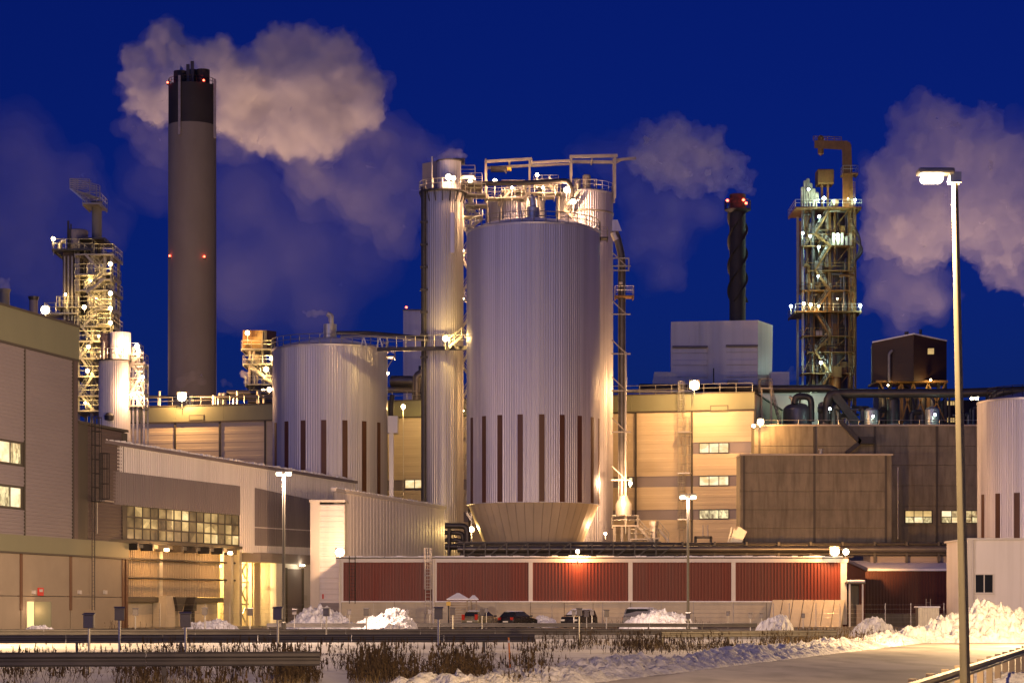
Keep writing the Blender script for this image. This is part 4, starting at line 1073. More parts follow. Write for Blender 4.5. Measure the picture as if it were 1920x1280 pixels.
for px, py in ((324, 484), (387, 487), (319, 159), (386, 160)):
    a_ = ang_px(cc, r0, px)
    wq = P(px, py, DC)
    q = Vector((cc[0] + (r0 + .2) * math.cos(a_), cc[1] + (r0 + .2) * math.sin(a_), wq.z))
    t = thing('warning_light', {(324, 484): 'red light halfway up the tall chimney nearer the process tower', (387, 487): 'red light halfway up the tall chimney nearer the silos', (319, 159): 'red light at the tall chimney rim nearer the process tower', (386, 160): 'red light at the tall chimney rim nearer the silos'}[(px, py)], 'warning light', q, 'red lights on the tall chimney')
    MB().lathe(q[:2], [(.02, q.z - .16), (.16, q.z - .09), (.16, q.z + .09), (.02, q.z + .18)], 10).build('lens', 'red_lamp', t, smooth=True)
    MB().box(q.x - .16, q.x + .16, q.y - .05, q.y + .3, q.z - .36, q.z - .15).build('bracket', 'dark_steel', t)
    lights(t, q + Vector((.25 * math.cos(a_), .25 * math.sin(a_) - .15, .1)), 9, (1, .06, .03), .1)

# ------------------------------------------------------------------ spiral chimney on the white boiler house
DZ = 330.0
sp = thing('slim_chimney', 'slim dark chimney with spiral strakes and red lights on top', 'chimney', (X(1383, DZ), DZ + 4, 0))
cc2 = (X(1383, DZ + 4), DZ + 4.0); r2 = 15.3 / F * (DZ + 4)
MB().lathe(cc2, [(r2, 30), (r2, Z(365, DZ + 4))], 32).build('shaft', 'black_stack', sp, smooth=True)
zA, zB = Z(560, DZ), Z(385, DZ)
for k in range(3):
    mb = MB(); n = 120
    for i in range(n + 1):
        z = zA + (zB - zA) * i / n; a_ = 2 * PI * (k / 3 + 1.25 * i / n)
        for rr in (r2 - .02, r2 + .34):
            for dz in (0, .08): mb.v.append(Vector((cc2[0] + rr * math.cos(a_), cc2[1] + rr * math.sin(a_), z + dz)))
    for i in range(n):
        b0 = 4 * i; b1 = b0 + 4
        mb.f += [[b0, b0 + 2, b1 + 2, b1], [b0 + 1, b1 + 1, b1 + 3, b0 + 3], [b0 + 2, b0 + 3, b1 + 3, b1 + 2]]
    mb.build('spiral_strake', 'black_stack', sp)
MB().lathe(cc2, [(r2 + .1, Z(390, DZ)), (r2 + .75, Z(385, DZ)), (r2 + .75, Z(383.5, DZ))], 28).build('deck', 'black_stack', sp)
rb = MB(); railing(rb, circle_pts(cc2, r2 + .7, Z(383.5, DZ), 14)[:-1], 1.3, 1.2, .05, True); rb.build('railing', 'dark_steel', sp)
for px, py in ((1364, 376), (1394, 375), (1399, 381)):
    q = P(px, py, DZ + 2.2)
    t = thing('warning_light', {1364: 'red light on the slim chimney deck nearest the silos', 1394: 'upper red light on the slim chimney nearer the crane tower', 1399: 'lower red light on the slim chimney nearest the crane tower'}[px], 'warning light', q, 'red lights on the slim chimney')
    MB().lathe(q[:2], [(.02, q.z - .18), (.19, q.z - .1), (.19, q.z + .1), (.02, q.z + .2)], 10).build('lens', 'red_lamp', t, smooth=True)
    MB().box(q.x - .1, q.x + .1, q.y + .0, q.y + .25, q.z - .35, q.z - .15).build('bracket', 'dark_steel', t)
    lights(t, q + Vector((0, -.35, .2)), 45, (1, .06, .03), .1)

bh = thing('boiler_house', 'white block boiler house under the slim chimney', 'building', (X(1340, DZ), DZ, 0))
MB().hexa([(X(1258, DZ), DZ, 0), (X(1421, DZ), DZ, 0), (X(1449, DZ), DZ + 6, 0), (X(1270, DZ), DZ + 14, 0),
           (X(1258, DZ), DZ, Z(603, DZ)), (X(1421, DZ), DZ, Z(600, DZ)), (X(1449, DZ + 6), DZ + 6, Z(600, DZ)), (X(1270, DZ), DZ + 14, Z(603, DZ))]).build('wall', 'white_clad', bh)
for p0, p1, q0, q1 in ((1262, 1325, 652, 720), (1362, 1419, 650, 720)):
    hcorr(MB(), Fr((X(p0, DZ - .2), DZ - .2), (X(p1, DZ - .2), DZ - .2)), 0, X(p1, DZ) - X(p0, DZ), Z(q1, DZ), Z(q0, DZ), 0, 1.6, .12).build('louvre_panel', 'white_clad', bh)
    MB().box(X(p0, DZ) - .1, X(p1, DZ) + .1, DZ - .75, DZ - .05, Z(q0, DZ), Z(q0 - 3, DZ)).build('canopy', 'grey_clad', bh)
MB().box(X(1292, DZ), X(1310, DZ), DZ - .3, DZ - .05, Z(652, DZ), Z(603, DZ)).build('pilaster', 'white_clad', bh)
hx = MB(); hx.hexa([P(1220, 735, DZ - 6), P(1290, 735, DZ - 6), P(1290, 735, DZ), P(1220, 735, DZ), P(1227, 697, DZ - 6), P(1262, 697, DZ - 6), P(1262, 697, DZ), P(1227, 697, DZ)]); hx.build('side_house', 'white_clad', bh)
MB().box(X(1445, DZ), X(1480, DZ), DZ, DZ + 8, 0, Z(697, DZ)).build('side_house', 'white_clad', bh)
MB().box(X(1362, DZ), X(1380, DZ), DZ - 3, DZ - 1, Z(722, DZ), Z(716, DZ)).build('roof_hatch', 'cream', bh)
MB().tube(P(1338, 722, DZ - 5), P(1338, 690, DZ - 5), .1).build('aerial', 'dark_steel', bh)

b2 = thing('lift_house', 'pale block tower standing behind the slim tower', 'building', (X(775, 340), 340, 0))
MB().box(X(756, 340), X(800, 340), 340, 350, 0, Z(582, 340)).build('wall', 'white_clad', b2)
MB().box(X(755, 340), X(801, 340), 339.8, 350.2, Z(582, 340), Z(580, 340)).build('coping', 'grey_clad', b2)
MB().box(X(785, 340), X(793, 340), 339.7, 340.1, Z(697, 340), Z(686, 340)).build('vent', 'dark_steel', b2)
q = P(762, 576, 340)
t = thing('warning_light', 'red warning light on the pale block tower', 'warning light', q)
MB().lathe(q[:2], [(.02, q.z - .15), (.16, q.z - .08), (.16, q.z + .08), (.02, q.z + .15)], 10).build('lens', 'red_lamp', t, smooth=True)
MB().tube(q - Vector((0, 0, .4)), q - Vector((0, 0, .14)), .05).build('stem', 'dark_steel', t)

# ------------------------------------------------------------------ lattice tower left
DV = 252.0
lt = thing('process_tower', 'floodlit open steel process tower with round stack behind the grey building', 'tower', (X(170, DV), DV, 0))
xs = [X(147, DV), X(172, DV), X(197, DV), X(209, DV)]
ytop = {0: 470, 1: 470, 2: 470, 3: 480}
for i, x in enumerate(xs):
    for y in (DV, DV + 4.5):
        column(lt, (x, y, 10), (x, y, Z(ytop[i], DV)), .3, 'steel')
lev = [770, 742, 706, 672, 640, 612, 576, 545, 515, 478]
for i, py in enumerate(lev):
    z = Z(py, DV)
    x0, x1 = xs[0] - .3, (xs[3] + (.4 if i % 2 else .2))
    platform(lt, x0 if i not in (6,) else X(108, DV), x1, DV - .9, DV + 5.2, z, 'steel', 'galv', step=1.2)
for i in range(len(lev) - 1):
    za, zb = Z(lev[i], DV), Z(lev[i + 1], DV)
    pa, pb = (152, 176) if i % 2 else (178, 154)
    if i >= 5: pa, pb = (160, 196) if i % 2 else (194, 162)
    stair(lt, (X(pa, DV), DV - .8, za), (X(pb, DV), DV - .8, zb), .8, 'steel')
    br = Braces(); br.beam((xs[1], DV + .1, za), (xs[2], DV + .1, zb), .12); br.beam((xs[2], DV + .1, za), (xs[1], DV + .1, zb), .12)
    br.beam((xs[0], DV + 4.4, za), (xs[2], DV + 4.4, zb), .12)
    br.build('bracing', 'steel', lt)
rnd = random.Random(3)
for i in range(44):
    px = rnd.uniform(147, 208); z0 = Z(rnd.uniform(560, 775), DV); z1 = z0 + rnd.uniform(2.5, 11); y = DV + rnd.uniform(.3, 4)
    z1 = min(z1, Z(478, DV))
    pts = [Vector((X(px, DV), y, z0)), Vector((X(px, DV), y, z1))]
    if rnd.random() < .6: pts.append(Vector((X(px + rnd.uniform(-30, 30) if px < 180 else px - rnd.uniform(8, 35), DV), y, z1)))
    pipe(lt, pts, rnd.choice((.07, .1, .16, .22)), rnd.choice(('bright_pipe', 'bright_pipe', 'pipe_lag', 'galv')), 8)
for i in range(16):
    px = rnd.uniform(152, 200); py = rnd.choice(lev[:-2]); r = rnd.uniform(.35, .8)
    vessel(lt, (X(px, DV), DV + rnd.uniform(1, 3.5)), r, Z(py, DV) + .1, Z(py, DV) + rnd.uniform(1.0, 2.0), rnd.choice(('bright_pipe', 'silo', 'galv')), 14)
vessel(lt, (X(172, DV), DV + 2.5), 1.05, Z(770, DV), Z(520, DV), 'bright_pipe', 20, 'column_vessel')
# dark clad upper left half
MB().box(X(117, DV), X(147, DV), DV + .2, DV + 4.2, Z(612, DV), Z(470, DV)).build('clad_house', 'brown_clad', lt)
for k in range(4):
    MB().box(X(120 + k * 7, DV), X(123 + k * 7, DV), DV - .1, DV + .2, Z(600, DV), Z(480, DV)).build('house_rib', 'steel', lt)
platform(lt, X(102, DV), X(178, DV), DV - 1.4, DV + 5, Z(470, DV), 'dark_steel')
platform(lt, X(150, DV), X(200, DV), DV - 1.0, DV + 5, Z(448, DV), 'dark_steel', None)
MB().box(X(150, DV), X(176, DV), DV + .5, DV + 4, Z(468, DV), Z(446, DV)).build('machine_house', 'dark_steel', lt)
vessel(lt, (X(139, DV), DV + 2), 1.2, Z(470, DV), Z(424, DV), 'taupe_clad', 18, 'top_vessel', .2)
pipe(lt, [P(112, 470, DV), P(112, 455, DV), P(122, 450, DV)], .28, 'bright_pipe')
pipe(lt, [P(128, 470, DV + 1), P(128, 414, DV + 1)], .12, 'dark_steel')
pipe(lt, [P(133, 470, DV + 1), P(133, 420, DV + 1)], .09, 'dark_steel')
platform(lt, X(190, DV), X(213, DV), DV - .5, DV + 3, Z(477, DV), 'dark_steel')
platform(lt, X(182, DV), X(214, DV), DV - 1.5, DV + 1, Z(526, DV), 'steel')
platform(lt, X(182, DV), X(214, DV), DV - 1.5, DV + 1, Z(582, DV), 'steel')
platform(lt, X(186, DV), X(213, DV), DV - 1.5, DV + 1, Z(609, DV), 'steel')
stair(lt, P(163, 548, DV - 1.6), P(195, 522, DV - 1.6), .8)
# round stack with inspection gallery
MB().lathe((X(173, DV), DV + 2.8), [(.56, Z(470, DV)), (.56, Z(372, DV)), (.7, Z(370, DV))], 24).build('round_stack', 'concrete_stack', lt, smooth=True)
gal = MB(); gal.hexa([P(131, 352, DV + 1), P(146, 352, DV + 1), P(187, 376, DV + 5), P(172, 380, DV + 5), P(131, 350, DV + 1), P(146, 350, DV + 1), P(187, 374, DV + 5), P(172, 378, DV + 5)])
platform(lt, X(152, DV), X(187, DV), DV + .6, DV + 5, Z(378, DV), 'steel', 'galv')
go = MB()
for k in range(6):
    q = k * 3.2
    go.tube(P(131 + k * 6, 354 + k * 5, DV + 1), P(186, 372, DV + 1 + .6 * k), .05, n=4)
go.beam(P(131, 353, DV + 1), P(160, 378, DV + 1), .14); go.beam(P(131, 353, DV + 4), P(165, 378, DV + 4), .14)
for k in range(6):
    t = k / 5; go.tube(P(131, 335 + 3.6 * k, DV + 1), P(168 + 18 * t, 336 + 4 * k, DV + 1.5), .035, n=4)
    go.tube(P(131, 335 + 3.6 * k, DV + 4), P(186, 347 + 4.6 * k, DV + 4.4), .035, n=4)
for px, q0, q1 in ((131, 335, 354), (146, 335, 364), (168, 336, 378), (181, 346, 378), (187, 348, 378)):
    go.tube(P(px, q0, DV + 1.2), P(px, q1, DV + 1.2), .05, n=4)
go.build('inspection_gallery', 'galv', lt)
# red and white mast things left of the tower
platform(lt, X(86, DV), X(150, DV), DV - 1, DV + 3, Z(588, DV), 'steel')
for px in (112, 118, 124, 130, 137):
    pipe(lt, [P(px, 588, DV + .5), P(px, 556 + (px % 4) * 3, DV + .5)], .1, 'bright_pipe')

# thin tank in front of the tower
DN = 232.0
tn = thing('slender_tank', 'slender pale tank with floodlit drum top behind the brown wall', 'tank', (X(216, DN), DN, 0))
c = (X(215, DN), DN); r = 29 / F * DN; zt_ = Z(678, DN)
MB().lathe(c, [(r, 0), (r, zt_)], 44 * 4, rib(44, .025)).build('shell', 'white_clad', tn)
MB().lathe(c, [(r + .35, zt_), (r + .35, zt_ + .1)], 36).build('deck', 'dark_steel', tn)
rb = MB(); railing(rb, circle_pts(c, r + .3, zt_ + .1, 14)[:-1], 1.1, 1.1, .035, True); rb.build('railing', 'galv', tn)
c2_ = (X(226, DN), DN); r_ = 19 / F * DN
MB().lathe(c2_, [(r_, zt_ + .1), (r_, Z(624, DN)), (.2, Z(621, DN))], 28 * 4, rib(28, .02)).build('drum', 'white_clad', tn)
MB().box(X(188, DN), X(208, DN), DN, DN + 1.2, zt_ + .1, Z(624, DN)).build('side_house', 'brown_clad', tn)
MB().tube((X(196, DN), DN - .5, zt_), (X(196, DN), DN - .5, Z(641, DN)), .15, n=8).build('post', 'galv', tn)
MB().lathe((X(211, DN), DN - r - .3), [(.02, Z(792, DN)), (.45, Z(790, DN)), (.5, Z(782, DN)), (.3, Z(777, DN)), (.02, Z(776, DN))], 14).build('vent_fan', 'dark_steel', tn, smooth=True)
# stair frame on its right
sf = thing('lattice_stair', 'small lattice stair frame with lamps beside the slender tank', 'stair tower', (X(260, DN), DN, 0))
for px in (250, 258, 270):
    for y in (DN, DN + 2.4): column(sf, (X(px, DN), y, 8), (X(px, DN), y, Z(650 if px < 260 else 678, DN)), .18, 'galv')
for i, py in enumerate((760, 735, 708, 682, 664)):
    platform(sf, X(243, DN), X(271 if py > 670 else 262, DN), DN - .6, DN + 2.6, Z(py, DN), 'steel')
for i, (qa, qb) in enumerate(((760, 735), (735, 708), (708, 682), (682, 664))):
    pa, pb = (246, 262) if i % 2 else (264, 248)
    stair(sf, P(pa, qa, DN - .5), P(pb, qb, DN - .5), .6)
br = Braces()
for qa, qb in ((760, 735), (735, 708), (708, 682)):
    br.beam(P(258, qa, DN), P(270, qb, DN), .08); br.beam(P(270, qa, DN), P(258, qb, DN), .08)
br.build('bracing', 'galv', sf)
# small stacks over the grey building's roof
for (px, D_, r_, q0, q1, lab, m_) in ((8, 230, 10, 600, 548, 'short round stack steaming above the grey roof', 'concrete_stack'), (63, 215, 8, 612, 562, 'short stack with dark flared cap above the grey roof', 'grey_clad')):
    c_ = (X(px, D_), D_); rr = r_ / F * D_
    t = thing('roof_stack', lab, 'stack', (c_[0], c_[1], Z(q0 + 40, D_)))
    MB().lathe(c_, [(rr, Z(q0 + 60, D_)), (rr, Z(q1, D_))], 20).build('shaft', m_, t, smooth=True)
    MB().lathe(c_, [(rr + .02, Z(q1 + 1, D_)), (rr + .1, Z(q1 - 3, D_)), (rr + .12, Z(q1 - 6, D_))], 20).build('cap', 'dark_steel' if px > 20 else m_, t, smooth=True)
dh = thing('roof_plant', 'dim roof plant house beyond the grey roof edge', 'plant house', (X(75, 225), 225, Z(640, 225)))
MB().box(X(25, 225), X(115, 225), 225, 230, Z(660, 225), Z(600, 225)).build('wall', 'brown_clad', dh)
MB().box(X(24, 225), X(116, 225), 224.8, 230.2, Z(600, 225), Z(598.5, 225)).build('roof', 'dark_steel', dh)

# ------------------------------------------------------------------ cabin tower behind the tank
DQ = 315.0
ct = thing('cabin_tower', 'ochre cabin on a steel trestle behind the storage tank', 'tower', (X(485, DQ), DQ, 0))
MB().hexa([P(455, 655, DQ), P(500, 656, DQ - 1), P(518, 655, DQ + 3), P(470, 655, DQ + 4), P(455, 619, DQ), P(500, 619, DQ - 1), P(518, 621, DQ + 3), P(470, 621, DQ + 4)]).build('cabin', 'orange_steel', ct)
for k in range(3): MB().box(X(494 + k * 3, DQ), X(495 + k * 3, DQ), DQ - 1.2, DQ - .7, Z(655, DQ), Z(622, DQ)).build('cabin_rib', 'steel', ct)
for px in (468, 476, 492, 508):
    for y in (DQ, DQ + 4): column(ct, (X(px, DQ), y, 20), (X(px, DQ), y, Z(655, DQ)), .3, 'steel')
for py, p0, p1 in ((656, 455, 512), (684, 458, 514), (722, 462, 515)):
    platform(ct, X(p0, DQ), X(p1, DQ), DQ - 2, DQ + 5, Z(py, DQ), 'steel')
MB().box(X(476, DQ), X(488, DQ), DQ, DQ + 2, Z(684, DQ), Z(665, DQ)).build('control_box', 'cream', ct)
stair(ct, P(472, 686, DQ - 1.8), P(505, 712, DQ - 1.8), .9); pipe(ct, [P(470, 690, DQ - 1), P(512, 720, DQ - 1)], .3, 'bright_pipe')
br = Braces(); br.beam(P(476, 722, DQ), P(500, 690, DQ), .2); br.beam(P(500, 722, DQ), P(480, 690, DQ), .2); br.beam(P(488, 722, DQ), P(512, 695, DQ), .2); br.build('bracing', 'steel', ct)
for i in range(10):
    px = rnd.uniform(468, 512); py = rnd.uniform(690, 725)
    pipe(ct, [P(px, py, DQ + 1), P(px, py - rnd.uniform(10, 35), DQ + 1), P(px + rnd.uniform(-15, 12), py - 20, DQ + 1)], rnd.choice((.1, .18, .25)), rnd.choice(('bright_pipe', 'pipe_lag')), 8)

# ------------------------------------------------------------------ process tower on the right with yellow crane post
DY = 340.0
yt = thing('crane_tower', 'tall ochre steel process tower with crane post and cool lamps', 'tower', (X(1550, DY), DY, 0))
xs = [X(1505, DY), X(1525, DY), X(1555, DY), X(1592, DY), X(1604, DY)]
for i, x in enumerate(xs):
    for y in (DY, DY + 6):
        column(yt, (x, y, 15), (x, y, Z((388, 392, 388, 388, 395)[i], DY)), (.35, .4, .45, .35, .25)[i], ('galv', 'orange_steel', 'orange_steel', 'orange_steel', 'orange_steel')[i])
vessel(yt, (X(1566, DY), DY + 3), 2.4, Z(760, DY), Z(400, DY), 'rust_tank', 24, 'column_vessel')
vessel(yt, (X(1532, DY), DY + 3), 1.3, Z(760, DY), Z(410, DY), 'rust_tank', 20, 'column_vessel')
lev = [745, 700, 660, 630, 586, 545, 508, 462, 440, 392]
for i, py in enumerate(lev):
    wide = py in (586, 392)
    platform(yt, X(1488 if wide else (1502 if i % 2 else 1512), DY), X(1612 if wide else 1600, DY), DY - (2.0 if wide else 1.0), DY + (7 if wide else 2), Z(py, DY), 'orange_steel', 'galv' if wide else 'orange_steel')
for i in range(len(lev) - 1):
    pa, pb = (1527, 1556) if i % 2 == 0 else (1553, 1526)
    stair(yt, (X(pa, DY), DY - 1.4, Z(lev[i], DY)), (X(pb, DY), DY - 1.4, Z(lev[i + 1], DY)), .9, 'orange_steel', 'steel')
    br = Braces(); br.beam((xs[2], DY, Z(lev[i], DY)), (xs[3], DY, Z(lev[i + 1], DY)), .16); br.beam((xs[0], DY + .1, Z(lev[i], DY)), (xs[1], DY + .1, Z(lev[i + 1], DY)), .14); br.build('bracing', 'orange_steel', yt)
for i in range(85):
    px = rnd.uniform(1503, 1604); z0 = Z(rnd.uniform(440, 755), DY); z1 = min(z0 + rnd.uniform(3, 14), Z(395, DY)); y = DY + rnd.uniform(-.6, 3)
    pts = [Vector((X(px, DY), y, z0)), Vector((X(px, DY), y, z1))]
    if rnd.random() < .5: pts.append(Vector((X(min(1602, max(1504, px + rnd.uniform(-30, 30))), DY), y, z1)))
    pipe(yt, pts, rnd.choice((.1, .14, .2, .28)), rnd.choice(('steel', 'rust_tank', 'orange_steel', 'pipe_lag')), 8)
MB().box(X(1556, DY), X(1576, DY), DY - 1.2, DY + 2, Z(708, DY), Z(688, DY)).build('cabinet', 'orange_steel', yt)
vessel(yt, (X(1567, DY), DY - .3), .8, Z(745, DY), Z(690, DY), 'orange_steel', 16)
for k in range(5):
    px = 1558 + k * 8; MB().box(X(px, DY), X(px + 5, DY), DY - 1.5, DY - .5, Z(462, DY), Z(440 + (k % 2) * 6, DY)).build('equipment_box', 'galv', yt)
for i in range(26):
    px = rnd.uniform(1508, 1596); py = rnd.choice(lev[:-1]); s_ = rnd.uniform(.5, 1.3)
    q = P(px, py, DY + rnd.uniform(-.4, 1.5)); MB().box(q.x, q.x + s_, q.y, q.y + .8, q.z, q.z + rnd.uniform(.7, 2.2)).build('equipment_box', rnd.choice(('rust_tank', 'galv', 'orange_steel', 'dark_steel')), yt)
# pipes on the top deck
for px, q in ((1503, 352), (1508, 340), (1513, 336), (1518, 345), (1524, 355), (1530, 362)):
    pipe(yt, [P(px, 392, DY - 1), P(px, q, DY - 1), P(px + 3.5, q, DY - 1), P(px + 3.5, 380, DY - 1)], .16, 'steel', 8)
vessel(yt, (X(1515, DY), DY - .3), .5, Z(372, DY), Z(350, DY), 'bright_pipe', 14)
vessel(yt, (X(1565, DY), DY - .3), .55, Z(388, DY), Z(374, DY), 'bright_pipe', 14)
MB().box(X(1532, DY), X(1563, DY), DY - .5, DY + 2.4, Z(346, DY), Z(318, DY)).build('hoist_cabin', 'orange_steel', yt, bevel=.15)
for px in (1541, 1552): MB().beam(P(px, 392, DY), P(px, 346, DY), .3).build('cabin_leg', 'orange_steel', yt)
# crane post, arm, hook
po = MB()
po.hexa([P(1580, 392, DY - .8), P(1601, 392, DY - .8), P(1601, 392, DY + .8), P(1580, 392, DY + .8), P(1579, 282, DY - .6), P(1596, 270, DY - .6), P(1596, 270, DY + .6), P(1579, 282, DY + .6)])
po.build('crane_post', 'orange_steel', yt)
am = MB(); am.hexa([P(1527, 278, DY - .5), P(1580, 281, DY - .6), P(1580, 281, DY + .6), P(1527, 278, DY + .5), P(1527, 263, DY - .5), P(1590, 264, DY - .6), P(1590, 264, DY + .6), P(1527, 263, DY + .5)])
am.hexa([P(1578, 284, DY - .55), P(1596, 284, DY - .55), P(1596, 284, DY + .55), P(1578, 284, DY + .55), P(1584, 264, DY - .55), P(1594, 267, DY - .55), P(1594, 267, DY + .55), P(1584, 264, DY + .55)])
am.build('crane_arm', 'orange_steel', yt)
MB().lathe((X(1539, DY), DY), [(.1, Z(292, DY)), (.45, Z(288, DY)), (.48, Z(258, DY)), (.2, Z(254, DY))], 14).build('hook_drum', 'orange_steel', yt, smooth=True)
rb = MB(); railing(rb, [P(1525, 264, DY - .6), P(1578, 266, DY - .6)], .7, 1.2, .05); rb.build('arm_railing', 'orange_steel', yt)
platform(yt, X(1578, DY), X(1607, DY), DY - 1.3, DY + 1.3, Z(327, DY), 'orange_steel')
FY = Fr((X(1590, DY), DY - 1.2), (X(1606, DY), DY - 1.2))
ladder(yt, FY, X(1596, DY) - X(1590, DY), 0, Z(760, DY), Z(345, DY), .6, True, 'orange_steel', Z(745, DY), 'caged_ladder')
# cable loops on the right
for q0, q1, k in ((418, 500, 14), (445, 492, 17)):
    pts = []
    for i in range(15):
        t = i / 14; pts.append(P(1597 + k * math.sin(PI * t) * 1.1, q0 + (q1 - q0) * t, DY - 1))
    MB().path(pts, .22, 8).build('cable_loop', 'pipe_lag', yt, smooth=True)

# ------------------------------------------------------------------ dark house on stilts
DD = 312.0
dk = thing('stilt_house', 'unlit dark brown gabled house on steel stilts above the concrete wing', 'plant house', (X(1705, DD), DD, Z(797, DD)))
pl = [P(1635, 714, DD), P(1713, 714, DD - 2), P(1775, 714, DD + 2)]
tp = [P(1635, 643, DD), P(1713, 627, DD - 2), P(1775, 640, DD + 2)]
back = Vector((1, 7, 0))
MB().prism([pl[0], pl[1], tp[1], tp[0]], back).build('wall', 'dark_house', dk)
MB().prism([pl[1] + Vector((.02, 0, 0)), pl[2], tp[2], tp[1] + Vector((.02, 0, 0))], back).build('wall', 'dark_house', dk)
for a_, b_ in ((0, 1), (1, 2)):
    e = Vector((0, -.25, 0)); up = Vector((0, 0, .18))
    MB().hexa([tp[a_] + e, tp[b_] + e, tp[b_] + back, tp[a_] + back, tp[a_] + e + up, tp[b_] + e + up, tp[b_] + back + up, tp[a_] + back + up]).build('roof', 'snow', dk)
MB().tube(P(1700, 630, DD), P(1700, 622, DD), .3, n=8).build('roof_vent', 'dark_steel', dk)
MB().tube(P(1726, 634, DD), P(1726, 618, DD), .2, n=8).build('roof_vent', 'dark_steel', dk)
q = P(1741, 663, DD - 2.6); MB().box(q.x, q.x + .75, q.y, q.y + .6, q.z + .0, q.z + .75).build('lit_window', 'win_gold', dk)
pipe(dk, [P(1667, 716, DD - 1.4), P(1667, 663, DD - 1.4), P(1673, 657, DD - 1.4)], .22, 'steel', 10)
for px in (1650, 1668, 1690, 1712, 1740, 1760, 1772):
    MB().beam(P(px, 800, DD + 1), P(px, 714, DD + 1), .45).build('stilt', 'orange_steel' if px in (1690, 1740) else 'dark_steel', dk)
br = Braces()
for p0, p1 in ((1650, 1690), (1690, 1712), (1712, 1740), (1740, 1772)):
    br.beam(P(p0, 790, DD), P(p1, 718, DD), .2); br.beam(P(p1, 790, DD), P(p0, 718, DD), .2)
br.build('bracing', 'orange_steel', dk)
MB().box(X(1640, DD), X(1775, DD), DD - 1, DD + 6, Z(718, DD), Z(714, DD)).build('floor_deck', 'orange_steel', dk)
for px, r_, q0 in ((1700, 1.3, 720), (1733, 1.5, 724), (1660, 1.2, 725), (1755, 1.1, 730)):
    vessel(dk, (X(px, DD), DD + 3), r_, Z(800, DD), Z(q0, DD), 'rust_tank', 16)

# ------------------------------------------------------------------ tanks and pipes on the concrete wing's roof
DU = 288.0; zro = Z(797, 272)
def roof_tank(px, rpx, pyt, lab, D_=DU, m_='rust_tank'):
    c_ = (X(px, D_), D_); r_ = rpx / F * D_
    t = thing('roof_tank', lab, 'tank', (c_[0], c_[1], zro), 'tanks on the concrete wing roof')
    vessel(t, c_, r_, zro - .3, Z(pyt, D_), m_, 24, 'shell', .55)
    MB().lathe(c_, [(r_ * 1.02, zro + 1.2), (r_ * 1.02, zro + 1.32)], 24).build('hoop', 'steel', t)
    return t
t = roof_tank(1495, 27, 755, 'domed tank with hooked vent beside the roof stair')
pipe(t, [P(1486, 760, DU), P(1486, 747, DU), P(1480, 743, DU)], .22, 'bright_pipe'); 
pipe(t, [P(1490, 757, DU - 1), P(1492, 743, DU - 1), P(1521, 743, DU - 1), P(1521, 790, DU - 1)], .42, 'dark_steel', 14)
roof_tank(1547, 13, 752, 'narrow dark tank below the large pipe elbow')
roof_tank(1634, 13, 764, 'small pale tank with lamp left of the dark house stilts', 284, 'galv')
roof_tank(1748, 13, 762, 'small pale tank with lamp below the dark house', 284, 'galv')
roof_tank(1675, 12, 745, 'tall dark vessel between the two pale tanks', 286, 'dark_steel')
mp_ = thing('main_pipeline', 'thick black pipeline running level above the roofs', 'pipeline', (X(1500, 292), 292, zro))
pipe(mp_, [P(1200, 726, 300), P(1440, 729, 292), P(1560, 728, 290), P(1580, 745, 290)], .5, 'dark_steel', 14)
pipe(mp_, [P(1550, 790, 286), P(1552, 738, 286), P(1600, 737, 286), P(1790, 737, 284), P(1960, 731, 282)], .58, 'dark_steel', 16)
MB().beam(P(1565, 740, 285.5), P(1608, 796, 285.5), .9, 1.0).build('sloping_duct', 'dark_steel', mp_)
for px in (1230, 1300, 1370, 1500, 1600, 1660, 1780, 1850):
    MB().beam(P(px, 800, 289), P(px, 735, 289), .25).build('support', 'dark_steel', mp_)
for i in range(26):
    px = rnd.uniform(1560, 1830); py = rnd.uniform(760, 795)
    pipe(mp_, [P(px, 798, 287), P(px, py, 287), P(px + rnd.uniform(-40, 40), py, 287)], rnd.choice((.1, .16, .25, .35)), rnd.choice(('dark_steel', 'dark_steel', 'pipe_lag', 'steel')), 8, 'branch_pipe')
rs_ = thing('roof_stair', 'dark open steel stair rising beside the hall end', 'stair', (X(1450, 280), 280, zro))
stair(rs_, P(1464, 796, 280), P(1444, 728, 280), 1.1, 'steel', 'steel')
platform(rs_, X(1425, 280), X(1448, 280), 279.5, 282, Z(727, 280), 'steel', 'steel')
for px in (1428, 1446): column(rs_, P(px, 797, 280), P(px, 728, 280), .2, 'steel')
wt = thing('roof_house', 'low pale roof house behind the domed tank', 'plant house', (X(1450, 300), 300, zro))
MB().box(X(1412, 300), X(1560, 300), 300, 306, zro - 2, Z(737, 300)).build('wall', 'white_clad', wt)
MB().box(X(1411, 300), X(1561, 300), 299.8, 306.2, Z(737, 300), Z(735, 300)).build('coping', 'grey_clad', wt)
# a dim house with small lit openings far right
fh = thing('distant_house', 'dim distant plant house with small lit openings right of the lamp', 'plant house', (X(1790, 320), 320, zro))
MB().box(X(1768, 320), X(1850, 320), 320, 326, zro, Z(752, 320)).build('wall', 'dark_house', fh)
MB().box(X(1767, 320), X(1851, 320), 319.8, 326.2, Z(752, 320), Z(750, 320)).build('roof', 'dark_steel', fh)
for px in (1776, 1781, 1786, 1838):
    for py in (742, 774): 
        MB().box(X(px, 320), X(px + 3.4, 320), 319.9, 320.02, Z(py + 8, 320) - .7, Z(py, 320) - .7).build('lit_window', 'win_gold', fh)

